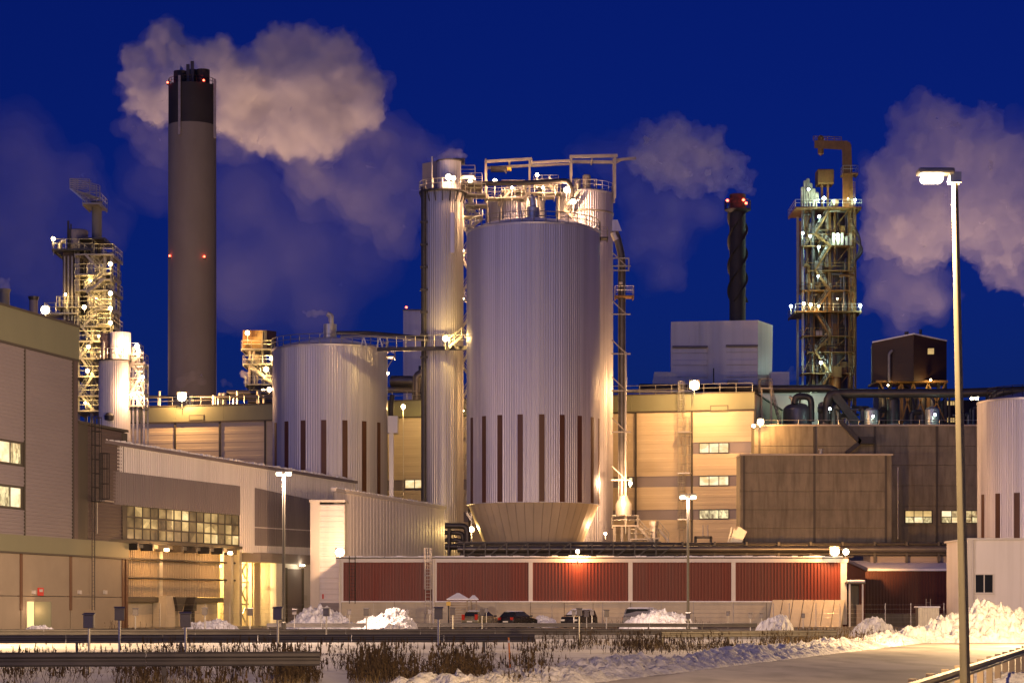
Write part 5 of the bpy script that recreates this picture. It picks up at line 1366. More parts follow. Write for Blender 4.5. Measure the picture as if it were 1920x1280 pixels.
# ------------------------------------------------------------------ floodlights on walls, roofs and towers
KW = 1000.0
def fl(lst, label, group=None, k=1.0, kr=1.0, by=None, words=''):
    if by is not None: lst = sorted(lst, key=lambda q: q[by])
    for i_, q in enumerate(lst):
        px, py, D, pw = q[:4]; kw = dict(q[4]) if len(q) > 4 else {}
        pw *= k
        if 'r' in kw: kw['r'] *= kr
        flood(px, py, D, pw, label if by is None else label + ', ' + ORD[i_] + ' ' + words, group, **kw)
ORD = 'first second third fourth fifth sixth seventh eighth ninth tenth eleventh twelfth thirteenth fourteenth fifteenth sixteenth seventeenth eighteenth nineteenth twentieth twenty-first twenty-second twenty-third twenty-fourth'.split()
flood(637, 1035, 216.2, 3.0 * KW, 'blazing floodlight at the annex corner of the red warehouse', None, r=.4, post=.6, off=(1.2, -.8, .6))
flood(1565, 1033, 213.4, 2.5 * KW, 'blazing floodlight on the far corner of the red warehouse', None, col=SOD, r=.42, post=.6, off=(0, -1.0, .1))
t = flood(1586, 1034, 217, 0, 'smaller floodlight right beside the corner floodlight of the red warehouse', None, col=SOD, r=.28, post=.6)
lights(t, P(1583, 1026, 217.6), 20 * KW, SOD, .2, 95, P(1500, 900, 255))
flood(1083, 1033, 214.2, 1.1 * KW, 'small wall lamp above the middle bay of the red warehouse', None, r=.18, post=.9, col=SOD, off=(0, -.6, -.6))
fl_ch = flood(341, 744, 293, 6 * KW, 'blazing floodlight on the hall roof below the tall chimney', None, r=.55, post=1.5, off=(0, -1.0, .3), col=HAL)
lights(fl_ch, P(352, 738, 297), 95 * KW, HAL, .3, 60, P(362, 420, 380))
flood(1302, 722, 273.5, 6.5 * KW, 'blazing floodlight on the hall parapet beside the caged ladder', None, r=.55, post=1.2, off=(0, -3.0, -.2), col=HAL)
flood(1426, 791, 270.5, 2.4 * KW, 'bright floodlight at the inner corner of the concrete wing', None, r=.38, post=.6, off=(0, -.9, 0), col=SOD)
flood(1413, 798, 270.8, .5 * KW, 'dimmer wall lamp left of the concrete wing corner floodlight', None, r=.2, post=.2)
flood(756, 762, 279.5, 1.6 * KW, 'yellow lamp on a tall thin pole before the hall wall', None, 'sodium', YEL, .25, 12, (0, -.4, -.3))
flood(835, 635, 258.6, 2.2 * KW, 'starry lamp on the pipe bridge before the slim tower', None, 'sodium', YEL, .3, 1.2, (.2, -.7, .1))
flood(884, 992, 257, 1.2 * KW, 'yellow lamp low between the funnel and the elbow pipes', None, 'sodium', YEL, .3, 1.0)
flood(1182, 906, 259, 6 * KW, 'boxy floodlight on the riser pipe aimed at the silo flank', None, 'warm', WARM, .2, .5, (-.9, -1.2, 0))
flood(1135, 1000, 256, 1.2 * KW, 'low floodlight behind the right side of the funnel', None, 'warm', WARM, .15, .6, (.0, -.5, .2))
fl([(841, 332, 261.3, 900, dict(r=.32, post=.9)), (850, 334, 261.5, 500, dict(r=.25, post=.8))], 'lamp glaring on the slim tower cabin drum', 'twin lamps on the slim tower', by=0, words='from the riser pipe side')
fl([(882, 342, 266, 1800, dict(r=.28)), (928, 340, 267, 1400, dict(r=.25)), (1007, 328, 269, 250, dict(r=.2)), (1062, 356, 266.5, 2000, dict(r=.3)), (1075, 378, 265.5, 2200, dict(r=.3)),
    (1018, 352, 268, 250, dict(r=.15)), (960, 352, 268, 250, dict(r=.15)), (868, 405, 265.5, 500, dict(r=.15))], 'pole lamp above the silo tops', 'lamps above the silo tops', by=0, words='counting from the slim tower')
fl([(868, 560, 265, 350, dict(r=.12, post=.4)), (868, 470, 265, 350, dict(r=.12, post=.4)), (868, 770, 265, 400, dict(r=.12, post=.4))], 'small lamp inside the narrow stair shaft', 'lamps in the stair shaft', by=1, words='counting down')
flood(726, 700, 274.8, 900, 'lamp behind the right flank of the storage tank', None, 'warm', WARM, .2, .5, (.6, -.6, 0))
flood(505, 730, 274, 900, 'lamp behind the left flank of the storage tank', None, 'warm', WARM, .25, .5, (-.2, -.6, 0))
TW = dict(kind='sodium', col=YEL)
fl([(100, 448, DV - 1.3, 350, dict(r=.26, post=1.8, **TW)), (207, 495, DV - 1.4, 500, dict(r=.28, post=1.8, **TW)), (207, 550, DV - 1.4, 600, dict(r=.28, post=1.8, **TW)), (207, 578, DV - 1.4, 500, dict(r=.26, **TW)), (207, 605, DV - 1.4, 500, dict(r=.26, post=.8, **TW)),
    (158, 576, DV - 1.5, 700, dict(r=.28, post=.6, **TW)), (123, 552, DV - .5, 250, dict(r=.16, post=.6, **TW)), (166, 650, DV - 1.3, 900, dict(r=.24, post=.6, **TW)), (164, 695, DV - 1.3, 1100, dict(r=.26, post=.6, **TW)), (185, 630, DV - 1.3, 600, dict(r=.16, post=.6, **TW)),
    (160, 755, DV - 1.0, 600, dict(r=.16, post=.6, **TW)), (170, 525, DV + .2, 500, dict(r=.12, post=.6, **TW)), (180, 560, DV + .2, 500, dict(r=.12, post=.6, **TW))], 'sodium lamp on the open process tower', 'lamps on the open process tower', .34, .8, by=1, words='counting down from its top')
flood(85, 581, 245, 2.0 * KW, 'glaring floodlight over the grey building roof edge', None, 'warm', WARM, .45, 1.2)
fl([(224, 655, DN - 1.6, 1200, dict(r=.2, post=.6, off=(0, -.3, 0)))], 'lamp glaring on the drum of the slender tank')
flood(246, 740, DN - 1.2, 900, 'lamp hidden low beside the slender tank shell', None, 'warm', WARM, .12, .4, (.5, -.8, 0))
fl([(257, 650, DN - .6, 400, dict(r=.24)), (261, 658, DN - .6, 200, dict(r=.15)), (267, 707, DN - .6, 350, dict(r=.18)), (258, 735, DN - .6, 300, dict(r=.12, post=.5))], 'lamp on the lattice stair by the slender tank', 'lamps on the stair frame', by=1, words='counting down')
fl([(464, 624, DQ - 2, 700, dict(r=.3, post=1.5, **TW)), (499, 692, DQ - 2, 900, dict(r=.34, post=.8, **TW)), (509, 672, DQ - 2, 400, dict(r=.25, post=.8, **TW)), (494, 733, DQ - 4, 500, dict(r=.3, post=.8, **TW))], 'sodium lamp on the ochre cabin tower', 'lamps on the cabin tower', by=1, words='counting down')
CL = dict(kind='cool', col=COOL)
fl([(1483, 574, DY - 2, 500, dict(r=.28, post=1.2, **CL)), (1613, 573, DY - 2, 500, dict(r=.28, post=1.2, **CL)), (1536, 406, DY - 1.8, 500, dict(r=.28, post=.8, **CL)), (1535, 463, DY - 1.8, 600, dict(r=.26, post=.8, **CL)), (1534, 518, DY - 1.8, 300, dict(r=.2, post=.8, **CL)),
    (1539, 680, DY - 1.8, 800, dict(r=.3, post=.8, **CL)), (1505, 437, DY - 1.4, 350, dict(r=.24, post=.8, **CL)), (1519, 443, DY - 1.4, 250, dict(r=.24, post=.5, **CL)), (1603, 375, DY - 1.4, 250, dict(r=.22, post=.8, **CL))], 'cool white lamp on the ochre crane tower', 'cool lamps on the crane tower', .5, .75, by=1, words='counting down')
GL = dict(kind='cool', col=GRN)
fl([(1571, 441, DY - 1.7, 900, dict(r=.34, post=.6, **GL)), (1545, 372, DY - 1.6, 700, dict(r=.34, post=.6, **GL)), (1516, 355, DY - 1.7, 150, dict(r=.24, post=.6, **GL))], 'greenish lamp high on the crane tower', 'greenish lamps on the crane tower', .6, .75, by=1, words='counting down')
fl([(1507, 569, DY - 2.2, 600, dict(r=.28, post=.8, **TW)), (1520, 571, DY - 2.2, 600, dict(r=.3, post=.8, **TW)), (1535, 574, DY - 2.2, 500, dict(r=.22, post=.6, **TW)), (1590, 372, DY - 1.6, 900, dict(r=.12, post=.4, off=(-.4, -1.5, 0), **TW)), (1570, 560, DY - 1.8, 300, dict(r=.14, post=.4, **TW)), (1558, 735, DY - 2, 500, dict(r=.18, post=.4, **TW))],
   'sodium lamp on the ochre crane tower', 'sodium lamps on the crane tower', .25, .75, by=1, words='counting down')
fl([(1637, 780, 282.5, 60, dict(r=.14, post=.6, **CL)), (1753, 777, 282.5, 60, dict(r=.16, post=.6, **CL)), (1556, 766, 284, 60, dict(r=.16, post=.6, **CL))], 'dim cool lamp on the roof tanks', 'lamps on the small roof tanks', by=0, words='counting from the pipe elbow')
fl([(1822, 747, 330, 200, dict(r=.22, post=3, **TW)), (1831, 746, 330, 200, dict(r=.28, post=3))], 'distant lamp past the near lamp pole', 'distant pair of lamps', by=0, words='of the pair from the pole')
fl([(1520, 755, 296, 350, dict(r=.1, post=.5, off=(0, -.8, .4), **GL))], 'greenish lamp behind the domed roof tank')
fl([(1745, 712, DD - 1.5, 250, dict(r=.14, post=.2, off=(0, -.6, -.8), **TW)), (1665, 722, DD - 1.5, 150, dict(r=.12, post=.2, off=(0, -.6, -.8), **TW))], 'dim lamp under the dark stilt house', 'lamps under the stilt house', by=0, words='from the crane tower')

# ------------------------------------------------------------------ street lamps
def street_lamp(px, pyh, D, label, heads, power, lean=0, r0=.11, r1=.06, collar=.8, col=STR):
    base = P(px, pyh, D); base.z = 0; h = Z(pyh, D)
    t = thing('street_lamp', label, 'street lamp', base)
    top = base + Vector((-lean * h, 0, h))
    mb = MB(); n = 14
    rings = [(r0 * 1.5, 0), (r0 * 1.5, collar), (r0, collar + .06), (r1, h)]
    prev = None
    for (r, z) in rings:
        c = base + Vector((-lean * z, 0, z)); A = mb.ring(c, Vector((0, 0, 1)), r, n)
        if prev:
            for k in range(n): mb.f.append([prev[k], prev[(k + 1) % n], A[(k + 1) % n], A[k]])
        prev = A
    mb.f.append(prev)
    mb.build('pole', 'pole_paint', t, smooth=True)
    for s, L, hh in heads:
        x0 = top.x + s * .02; x1 = top.x + s * L
        xa, xb = min(x0, x1), max(x0, x1)
        MB().box(xa, xb, top.y - .16, top.y + .16, top.z + .02, top.z + hh).build('housing', 'steel', t, bevel=.03)
        MB().box(xa + (.06 if s < 0 else L * .3), xb - (L * .3 if s < 0 else .06) if L > .3 else xb - .05, top.y - .14, top.y + .14, top.z - hh * 1.0, top.z + .02).build('diffuser', 'warm', t, bevel=.05)
        lights(t, ((xa + xb) / 2 + s * .12, top.y, top.z - hh - .08), power, col, .05)
    MB().box(top.x - .09, top.x + .09, top.y - .09, top.y + .09, top.z - .12, top.z + .05).build('bracket', 'galv', t)
    return t
# near lamp: its head reaches left
street_lamp(1811, 330, 36, 'near street lamp on a tall slightly leaning pole by the guard rail', [(-1, .60, .11)], 13000, lean=.0207, r0=.085, r1=.05, collar=.3)
street_lamp(532, 886, 150, 'street lamp before the conveyor hall', [(-1, .55, .18), (1, .55, .18)], 20000, r0=.11, r1=.09, col=WHT)
street_lamp(1290, 930, 170, 'twin headed street lamp before the red warehouse', [(-1, .65, .2), (1, .65, .2)], 4500, r0=.11, r1=.09, col=WHT)
street_lamp(-75, 900, 104, 'street lamp beyond the frame edge beside the nearest guard rails', [(-1, .55, .18), (1, .55, .18)], 8000, r0=.1, r1=.08)
street_lamp(1998, 890, 150, 'street lamp beyond the frame edge before the white building', [(-1, .55, .18), (1, .55, .18)], 15000, r0=.1, r1=.08)
street_lamp(2030, 860, 100, 'street lamp beyond the frame edge beside the biggest snow heap', [(-1, .55, .18), (1, .55, .18)], 16000, r0=.1, r1=.08)

# ------------------------------------------------------------------ guard rails
def guardrail(pts, ztop, label, step=4.0, beam_h=.31, side=-1, post_w=.1, big_posts=False, zg=0):
    a = Vector(pts[0]); b = Vector(pts[-1])
    t = thing('guard_rail', label, 'guard rail', (a.x, a.y, 0))
    prof = [(0, 0), (.045, .04), (.045, .10), (0, .14), (0, .17), (.045, .21), (.045, .27), (0, .31)]
    sc_ = beam_h / .31
    fr = Fr((a.x, a.y), (b.x, b.y))
    L = fr.len; nseg = max(1, int(round(L / 4.0)))
    for i in range(nseg):
        u0_, u1_ = L * i / nseg, L * (i + 1) / nseg - .015
        mb = MB()
        for uu in (u0_, u1_):
            for vv, zz in prof: mb.v.append(fr.w(uu, vv, ztop - beam_h + zz * sc_))
            for vv, zz in prof[::-1]: mb.v.append(fr.w(uu, vv - .012, ztop - beam_h + zz * sc_))
        n = 16
        for k in range(n): mb.f.append([k, (k + 1) % n, n + (k + 1) % n, n + k])
        mb.f.append(list(range(n))[::-1]); mb.f.append(list(range(n, 2 * n)))
        mb.build('beam', 'rail_steel', t)
    k = int(L / step)
    for i in range(k + 1):
        uu = min(L - .1, .1 + i * step)
        MB().fbox(fr, uu - post_w / 2, uu + post_w / 2, -.16, -.03, 0, ztop - .03).build('post', 'rail_steel' if not big_posts else 'wood', t)
    return t
guardrail([P(-60, 0, 47.4)[:2], P(601, 0, 48.6)[:2]], .82, 'nearest dark guard rail ending among the weeds')
guardrail([P(-60, 0, 86)[:2], P(1003, 0, 90)[:2]], .72, 'second guard rail ending at the orange stake')
guardrail([P(-60, 0, 117)[:2], P(1345, 0, 119)[:2]], .67, 'long guard rail behind the rows of heater posts')
guardrail([P(500, 0, 164)[:2], P(1420, 0, 166)[:2]], .68, 'far guard rail just before the parked cars')
guardrail([P(1240, 0, 106)[:2], P(1570, 0, 112)[:2]], .68, 'short guard rail among the weeds before the snow heaps')
ga = Vector((5.38, 30.4)); gb_ = ga + Vector((.286, 1.0)).normalized() * 43
gr = guardrail([ga, gb_], .74, 'road guard rail on square posts beside the near street lamp', 2.7, .20, post_w=.14, big_posts=True)
# these posts stand on the road side
for o in gr.children:
    if o.name.startswith('post'): o.location = o.location + Vector((-RN.x, -RN.y, 0)) * .13

# ------------------------------------------------------------------ engine heater posts of the car park
hp = [(167, 1152, 20), (224, 1139, 18), (254, 1141, 10), (348, 1150, 20), (384, 1138, 10), (469, 1141, 10), (521, 1139, 17), (552, 1142, 8), (612, 1138, 11.5), (687, 1141, 10), (655, 1143, 7), (733, 1142, 8), (764, 1142, 7),
      (806, 1142, 7), (822, 1139, 16), (849, 1139, 10), (904, 1142, 9), (912, 1132, 6), (1076, 1145, 7), (1086, 1141, 10.5), (1100, 1146, 8), (1110, 1144, 7), (1137, 1144, 9.5), (1265, 1147, 6.5), (1290, 1149, 8), (1365, 1146, 6), (1407, 1149, 7), (1428, 1150, 6.5), (1506, 1150, 6)]
nth = {}
for i, (px, py, wp) in enumerate(sorted(hp)):
    D = max(56, min(196, .29 * F / wp)); h = max(1.25, min(1.75, Z(py, D)))
    c = P(px, py, D); c.z = 0
    row = 'nearest' if wp == 20 else 'far' if wp < 12 else 'second'
    nth[row] = nth.get(row, -1) + 1
    lab = {'nearest': 'large grey heater post box in the nearest row', 'far': 'small grey heater post box in the far rows', 'second': 'mid sized grey heater post box in the second row'}[row] + ', ' + ORD[nth[row]] + ' counting from the grey building'
    t = thing('heater_post', lab, 'heater post', c, 'engine heater posts, ' + ('nearest row' if wp == 20 else 'far rows' if wp < 12 else 'second row'))
    r = .035
    MB().tube(c, c + Vector((0, 0, h - .3)), r, n=8).build('post', 'galv', t, smooth=True)
    bw = .145
    bo = MB().box(c.x - bw, c.x + bw, c.y - .09, c.y + .09, h - .36, h).build('box', 'grey_box', t, bevel=.02)
    MB().hexa([c + Vector(q) for q in ((-bw - .02, -.13, h), (bw + .02, -.13, h), (bw + .02, .1, h), (-bw - .02, .1, h), (-bw - .02, -.13, h + .02), (bw + .02, -.13, h + .02), (bw + .02, .1, h + .06), (-bw - .02, .1, h + .06))]).build('lid', 'grey_box', t)
    t.rotation_euler.z = random.uniform(-.25, .25)

# ------------------------------------------------------------------ wire fence before the red warehouse
fe = thing('wire_fence', 'thin wire fence with slim posts before the red warehouse plinth', 'fence', (X(700, 209), 209, 0))
fp = [250, 300, 385, 430, 700, 725, 780, 840, 930, 1035, 1130, 1185, 1240, 1300, 1375, 1450, 1480, 1530, 1575, 1660, 1708, 1770]
for px in fp:
    MB().tube((X(px, 209), 209, 0), (X(px, 209), 209, 2.25), .04, n=6).build('post', 'galv', fe)
wr = MB()
for z in (.1, .5, .9, 1.3, 1.7, 2.1): wr.tube((X(250, 209), 209, z), (X(1775, 209), 209, z), .008, n=3)
wr.build('wires', 'galv', fe)

# ------------------------------------------------------------------ cars
def car(px, D, rot, label, paint, L=4.4, W=1.72, H=1.46, wagon=False, snow=.0, van=False):
    t = thing('parked_car', label, 'car', (X(px, D), D, 0))
    t.rotation_euler.z = rot
    def V(x, y, z): return Vector((x, y, z)) + wl(t)
    if van: low = [(-2.2, .35), (2.15, .35), (2.2, .75), (2.0, 1.0), (1.3, 1.12), (-2.15, 1.05), (-2.2, .7)]
    else: low = [(-2.15, .32), (2.12, .32), (2.18, .62), (2.0, .82), (1.05, .98), (-2.05, .98), (-2.2, .7)]
    s = L / 4.4
    low = [(x * s, z) for x, z in low]
    if van: top = [(-2.08, 1.05), (-1.95, H), (.55, H), (1.35, 1.12)]
    elif wagon: top = [(-2.02, .98), (-1.75, H - .03), (-1.2, H), (.2, H), (1.0, .98)]
    else: top = [(-2.0, .98), (-1.45, H - .04), (-.9, H), (.1, H), (1.0, .98)]
    top = [(x * s, z) for x, z in top]
    h = W / 2
    MB().prism([V(x, -h, z) for x, z in low], (0, W, 0)).build('body', paint, t, bevel=.09, smooth=True)
    mb = MB(); n = len(top)
    k = [(h * .97 if z < 1.15 else h * .76) for x, z in top]
    mb.v = [V(x, -k[i], z) for i, (x, z) in enumerate(top)] + [V(x, k[i], z) for i, (x, z) in enumerate(top)]
    mb.f = [list(range(n))[::-1], list(range(n, 2 * n))] + [[i, (i + 1) % n, n + (i + 1) % n, n + i] for i in range(n)]
    mb.build('cabin', paint, t, bevel=.05, smooth=True)
    # glass: a side strip each side, windscreen, rear window
    def shrink(sy):
        pts = []
        cx_ = sum(x for x, z in top) / n; cz_ = sum(z for x, z in top) / n
        for i, (x, z) in enumerate(top):
            xx = cx_ + (x - cx_) * .88; zz = cz_ + (z - cz_) * .76 + .02
            f_ = (zz - .98) / (H - .98); kk = h * .97 + (h * .76 - h * .97) * f_ + .012
            pts.append(V(xx, sy * kk, zz))
        return pts
    for sy in (-1, 1):
        MB().prism(shrink(sy), (0, -sy * .05, 0)).build('side_window', 'glass_dark', t)
    def quad(i, j, name, m_):
        (xa, za), (xb, zb) = top[i], top[j]
        nx, nz_ = (zb - za), -(xb - xa); l_ = math.hypot(nx, nz_); sg = -1 if i == 0 else -1
        nx, nz_ = nx / l_ * .02, nz_ / l_ * .02
        if i == 0: nx, nz_ = -abs(nx), abs(nz_)
        else: nx, nz_ = abs(nx), abs(nz_)
        a0 = .14; A = (xa + (xb - xa) * a0 + nx, za + (zb - za) * a0 + nz_); B = (xa + (xb - xa) * (1 - a0) + nx, za + (zb - za) * (1 - a0) + nz_)
        ka = h * (.97 - .21 * a0) - .12; kb = h * (.97 - .21 * (1 - a0)) - .08
        if j != 1: ka, kb = kb, ka
        m1 = MB(); m1.prism([V(A[0], -ka, A[1]), V(A[0], ka, A[1]), V(B[0], kb, B[1]), V(B[0], -kb, B[1])], (-nx * 1.5, 0, -nz_ * 1.5)); m1.build(name, m_, t)
    quad(0, 1, 'rear_window', 'glass_dark' if snow < .5 else 'snow'); quad(n - 2, n - 1, 'windscreen', 'glass_dark' if snow < .5 else 'snow')
    for x in (-1.32 * s, 1.33 * s):
        for sy in (-1, 1):
            c_ = V(x, sy * (h - .1), .31)
            w_ = MB().tube(c_ - Vector((0, .1, 0)), c_ + Vector((0, .1, 0)), .31, n=18).build('wheel', 'rubber', t, smooth=True)
            MB().tube(c_ + Vector((0, sy * .08, 0)), c_ + Vector((0, sy * .115, 0)), .19, n=14).build('rim', 'galv', w_, smooth=True)
    zt2 = .72
    for sy in (-1, 1):
        MB().box(*[q for q in (V(-2.23 * s, 0, 0).x, V(-2.1 * s, 0, 0).x, V(0, sy * (h - .2) - .13, 0).y, V(0, sy * (h - .2) + .13, 0).y, zt2, zt2 + (.5 if wagon else .24))]).build('tail_light', 'tail', t)
        MB().box(V(2.05 * s, 0, 0).x, V(2.19 * s, 0, 0).x, V(0, sy * (h - .24) - .2, 0).y, V(0, sy * (h - .24) + .2, 0).y, .62, .78).build('headlight', 'plate', t)
        MB().box(V(.82 * s, 0, 0).x, V(.98 * s, 0, 0).x, V(0, sy * (h + .05) - .1, 0).y, V(0, sy * (h + .05) + .1, 0).y, 1.0, 1.14).build('mirror', 'dark_steel', t)
    MB().box(V(-2.24 * s, 0, 0).x, V(-2.18 * s, 0, 0).x, V(0, -.26, 0).y, V(0, .26, 0).y, .52, .63).build('number_plate', 'plate', t)
    MB().box(V(-2.25 * s, 0, 0).x, V(-2.1 * s, 0, 0).x, V(0, -h + .06, 0).y, V(0, h - .06, 0).y, .34, .5).build('bumper', 'dark_steel', t)
    if snow:
        zs_ = H - .01
        MB().hexa([V(top[1][0] + .1, -h * .7, zs_), V(top[-2][0], -h * .7, zs_), V(top[-2][0], h * .7, zs_), V(top[1][0] + .1, h * .7, zs_), V(top[1][0] + .25, -h * .55, zs_ + .05 + snow * .12), V(top[-2][0] - .2, -h * .55, zs_ + .05 + snow * .12), V(top[-2][0] - .2, h * .55, zs_ + .05 + snow * .12), V(top[1][0] + .25, h * .55, zs_ + .05 + snow * .12)]).build('roof_snow', 'snow', t, bevel=.04)
        if snow >= .5:
            MB().hexa([V(1.0 * s, -h * .85, .97), V(2.0 * s, -h * .8, .83), V(2.0 * s, h * .8, .83), V(1.0 * s, h * .85, .97), V(1.05 * s, -h * .7, 1.08), V(1.85 * s, -h * .65, .93), V(1.85 * s, h * .65, .93), V(1.05 * s, h * .7, 1.08)]).build('bonnet_snow', 'snow', t, bevel=.04)
    return t
car(903, 203, R(62), 'olive estate car parked beside the slatted shelter', 'car_olive', 4.5, 1.75, 1.5, True, .25)
car(971, 202, R(58), 'dark hatchback parked right of the olive estate car', 'car_dark', 4.2, 1.7, 1.48, False, .2)
car(1086, 204, R(-118), 'snowy car with frosted windscreen parked alone by the plinth', 'car_dark', 4.2, 1.75, 1.62, False, .7, True)
car(1213, 199, R(-35), 'car half buried behind a snow heap', 'car_silver', 4.2, 1.7, 1.75, False, .6, True)

# ------------------------------------------------------------------ slatted shelter
she = thing('slatted_shelter', 'slatted shelter with two snow capped hip roofs beside the cars', 'shelter', (X(866, 207), 207, 0))
for (p0, p1, py, y0) in ((838, 880, 1122, 206), (879, 897, 1122, 206.6)):
    xa, xb = X(p0, 207), X(p1, 207); z = Z(py, 207); y1 = y0 + (1.9 if p0 == 838 else 1.2)
    cxm, cym = (xa + xb) / 2, (y0 + y1) / 2; hh = .55 if p0 == 838 else .35
    m1 = MB(); m1.v = [Vector(q) for q in ((xa, y0, z), (xb, y0, z), (xb, y1, z), (xa, y1, z), (cxm - .1, cym, z + hh), (cxm + .1, cym, z + hh), (xa, y0, z - .1), (xb, y0, z - .1), (xb, y1, z - .1), (xa, y1, z - .1))]
    m1.f = [[0, 1, 5, 4], [1, 2, 5], [2, 3, 4, 5], [3, 0, 4], [0, 6, 7, 1], [1, 7, 8, 2], [2, 8, 9, 3], [3, 9, 6, 0], [9, 8, 7, 6]]
    m1.build('snow_roof', 'snow', she)
    for x in (xa + .2, xb - .2):
        for y in (y0 + .15, y1 - .15): MB().beam((x, y, 0), (x, y, z - .1), .09).build('post', 'wood', she)
    if p0 == 838:
        for i in range(9):
            zz = .3 + i * .24; MB().box(xa + .3, xb - .2, y0 + .12, y0 + .16, zz, zz + .13).build('slat', 'wood', she)
ys = P(841, 1131, 205)
MB().box(ys.x - .2, ys.x + .2, 205, 205.05, ys.z - .18, ys.z + .18).build('yellow_plate', 'yellow_paint', she)
MB().tube((ys.x, 205.06, 0), (ys.x, 205.06, ys.z + .1), .05).build('plate_post', 'dark_steel', she)

# ------------------------------------------------------------------ snow heaps
def heap(px, D, wpx, pytop, label, depth=None, seed=0, lump=.3, skew=0.0, n=100):
    W = wpx / F * D; H = Z(pytop, D); dp = depth or W * .6
    base = Vector((X(px, D), D, 0))
    mb = MB(); ny = int(n * .7)
    for j in range(ny + 1):
        for i in range(n + 1):
            a = i / n * 2 - 1; b = j / ny * 2 - 1
            q = Vector((a * W / 2, b * dp / 2, 0))
            rr = a * a + b * b
            e = max(0.0, 1 - rr) ** .85
            sv = Vector((q.x * .9 + seed * 7.1, q.y * .9, seed * 3.3))
            big_ = noise.noise(sv * .55) * .55
            ch_ = noise.voronoi(sv * 2.1)[0][0]
            ch2 = noise.voronoi(sv * 5.5)[0][0]
            fine = noise.fractal(sv * 3, 1.0, 2.0, 4)
            z = H * e * (1 + big_ + skew * a) + e ** .5 * (lump * (.5 - ch_) * 1.2 + lump * .8 * (.4 - ch2) + lump * .35 * fine)
            jx = noise.noise(sv * 5) * .08; jy = noise.noise(sv * 5 + Vector((9, 9, 9))) * .08
            mb.v.append(base + Vector((q.x + jx, q.y + jy, max(-.05, z if rr < 1 else -.05))))
    for j in range(ny):
        for i in range(n):
            k = j * (n + 1) + i; mb.f.append([k, k + 1, k + n + 2, k + n + 1])
    o = mb.build('snow_heap', 'snow_pile', None, smooth=False)
    for p in o.data.polygons: p.use_smooth = True
    tag(o, label, 'snow heap', 'snow heaps')
    return o
heap(600, 192, 140, 1146, 'snow heap below the lit bay of the conveyor hall', 8, 1, .7)
heap(733, 150, 115, 1145, 'bright smooth snow heap before the red bay with the ladder', 5, 2)
heap(1233, 186, 150, 1143, 'snow heap burying the silver car', 7, 3, .5)
heap(1453, 141, 80, 1152, 'bluish snow heap before the sloped slabs', 4, 4)
heap(1636, 128, 92, 1163, 'low snow heap between the weeds and the big heap', 4.5, 5)
heap(1845, 118, 310, 1146, 'biggest snow heap at the road bend before the white building', 9, 6, .6, .25, 150)
heap(1730, 116, 130, 1176, 'snow shoulder at the foot of the biggest heap', 5, 7, .35)
heap(700, 168, 90, 1156, 'thin snow ridge below the far guard rail', 3, 8, .3)
heap(1020, 206, 60, 1158, 'flat snow ridge between the hatchback and the snowy car', 3, 9, .2)
heap(75, 172, 60, 1172, 'small snow patch beside the open green door', 3, 10, .2)
heap(395, 186, 110, 1163, 'snow ridge at the plinth of the conveyor hall', 4, 11, .3)
heap(740, 120, 80, 1166, 'snow ridge behind the long guard rail', 3, 12, .25)
heap(1890, 52, 200, 1262, 'snow mound behind the near road guard rail', 4.0, 13, .2)

# snow bank thrown up along the road
sbk = MB(); nt_, ns = 620, 30
for i in range(nt_ + 1):
    t = -6 + 80.0 * i / nt_
    for j in range(ns + 1):
        s = -3.0 + 3.4 * j / ns
        sv = Vector((t, s, 0)); e = math.sin(PI * j / ns) ** .7
        ch_ = noise.voronoi(sv * 2.0)[0][0]; ch2 = noise.voronoi(sv * 4.5)[0][0]
        z = e * (.27 + .25 * noise.noise(sv * .35) + .40 * (.45 - ch_) + .30 * (.4 - ch2) + .12 * noise.fractal(sv * 6, 1.0, 2.0, 3)) * (1.0 if t < 60 else 1.25)
        q = rw(t, s + .15 * noise.noise(sv * 1.3), max(z, 0) - (.03 if j in (0, ns) else 0)); sbk.v.append(q)
for i in range(nt_):
    for j in range(ns):
        k = i * (ns + 1) + j; sbk.f.append([k, k + 1, k + ns + 2, k + ns + 1])
o = sbk.build('snow', 'snow_pile', None, smooth=False)
for p in o.data.polygons: p.use_smooth = True
tag(o, 'ridge of ploughed snow along the road edge', 'snow', kind='stuff')

# orange marker stake
c = P(957, 1250, 62); c.z = 0
t = thing('marker_stake', 'thin orange marker stake standing in the snow', 'stake', c)
MB().tube(c, c + Vector((-.05, 0, .95)), .026, .022, 8).build('stake', 'orange_stick', t)
MB().tube(c + Vector((-.043, 0, .80)), c + Vector((-.046, 0, .87)), .03, n=8).build('reflector_band', 'white_paint', t)

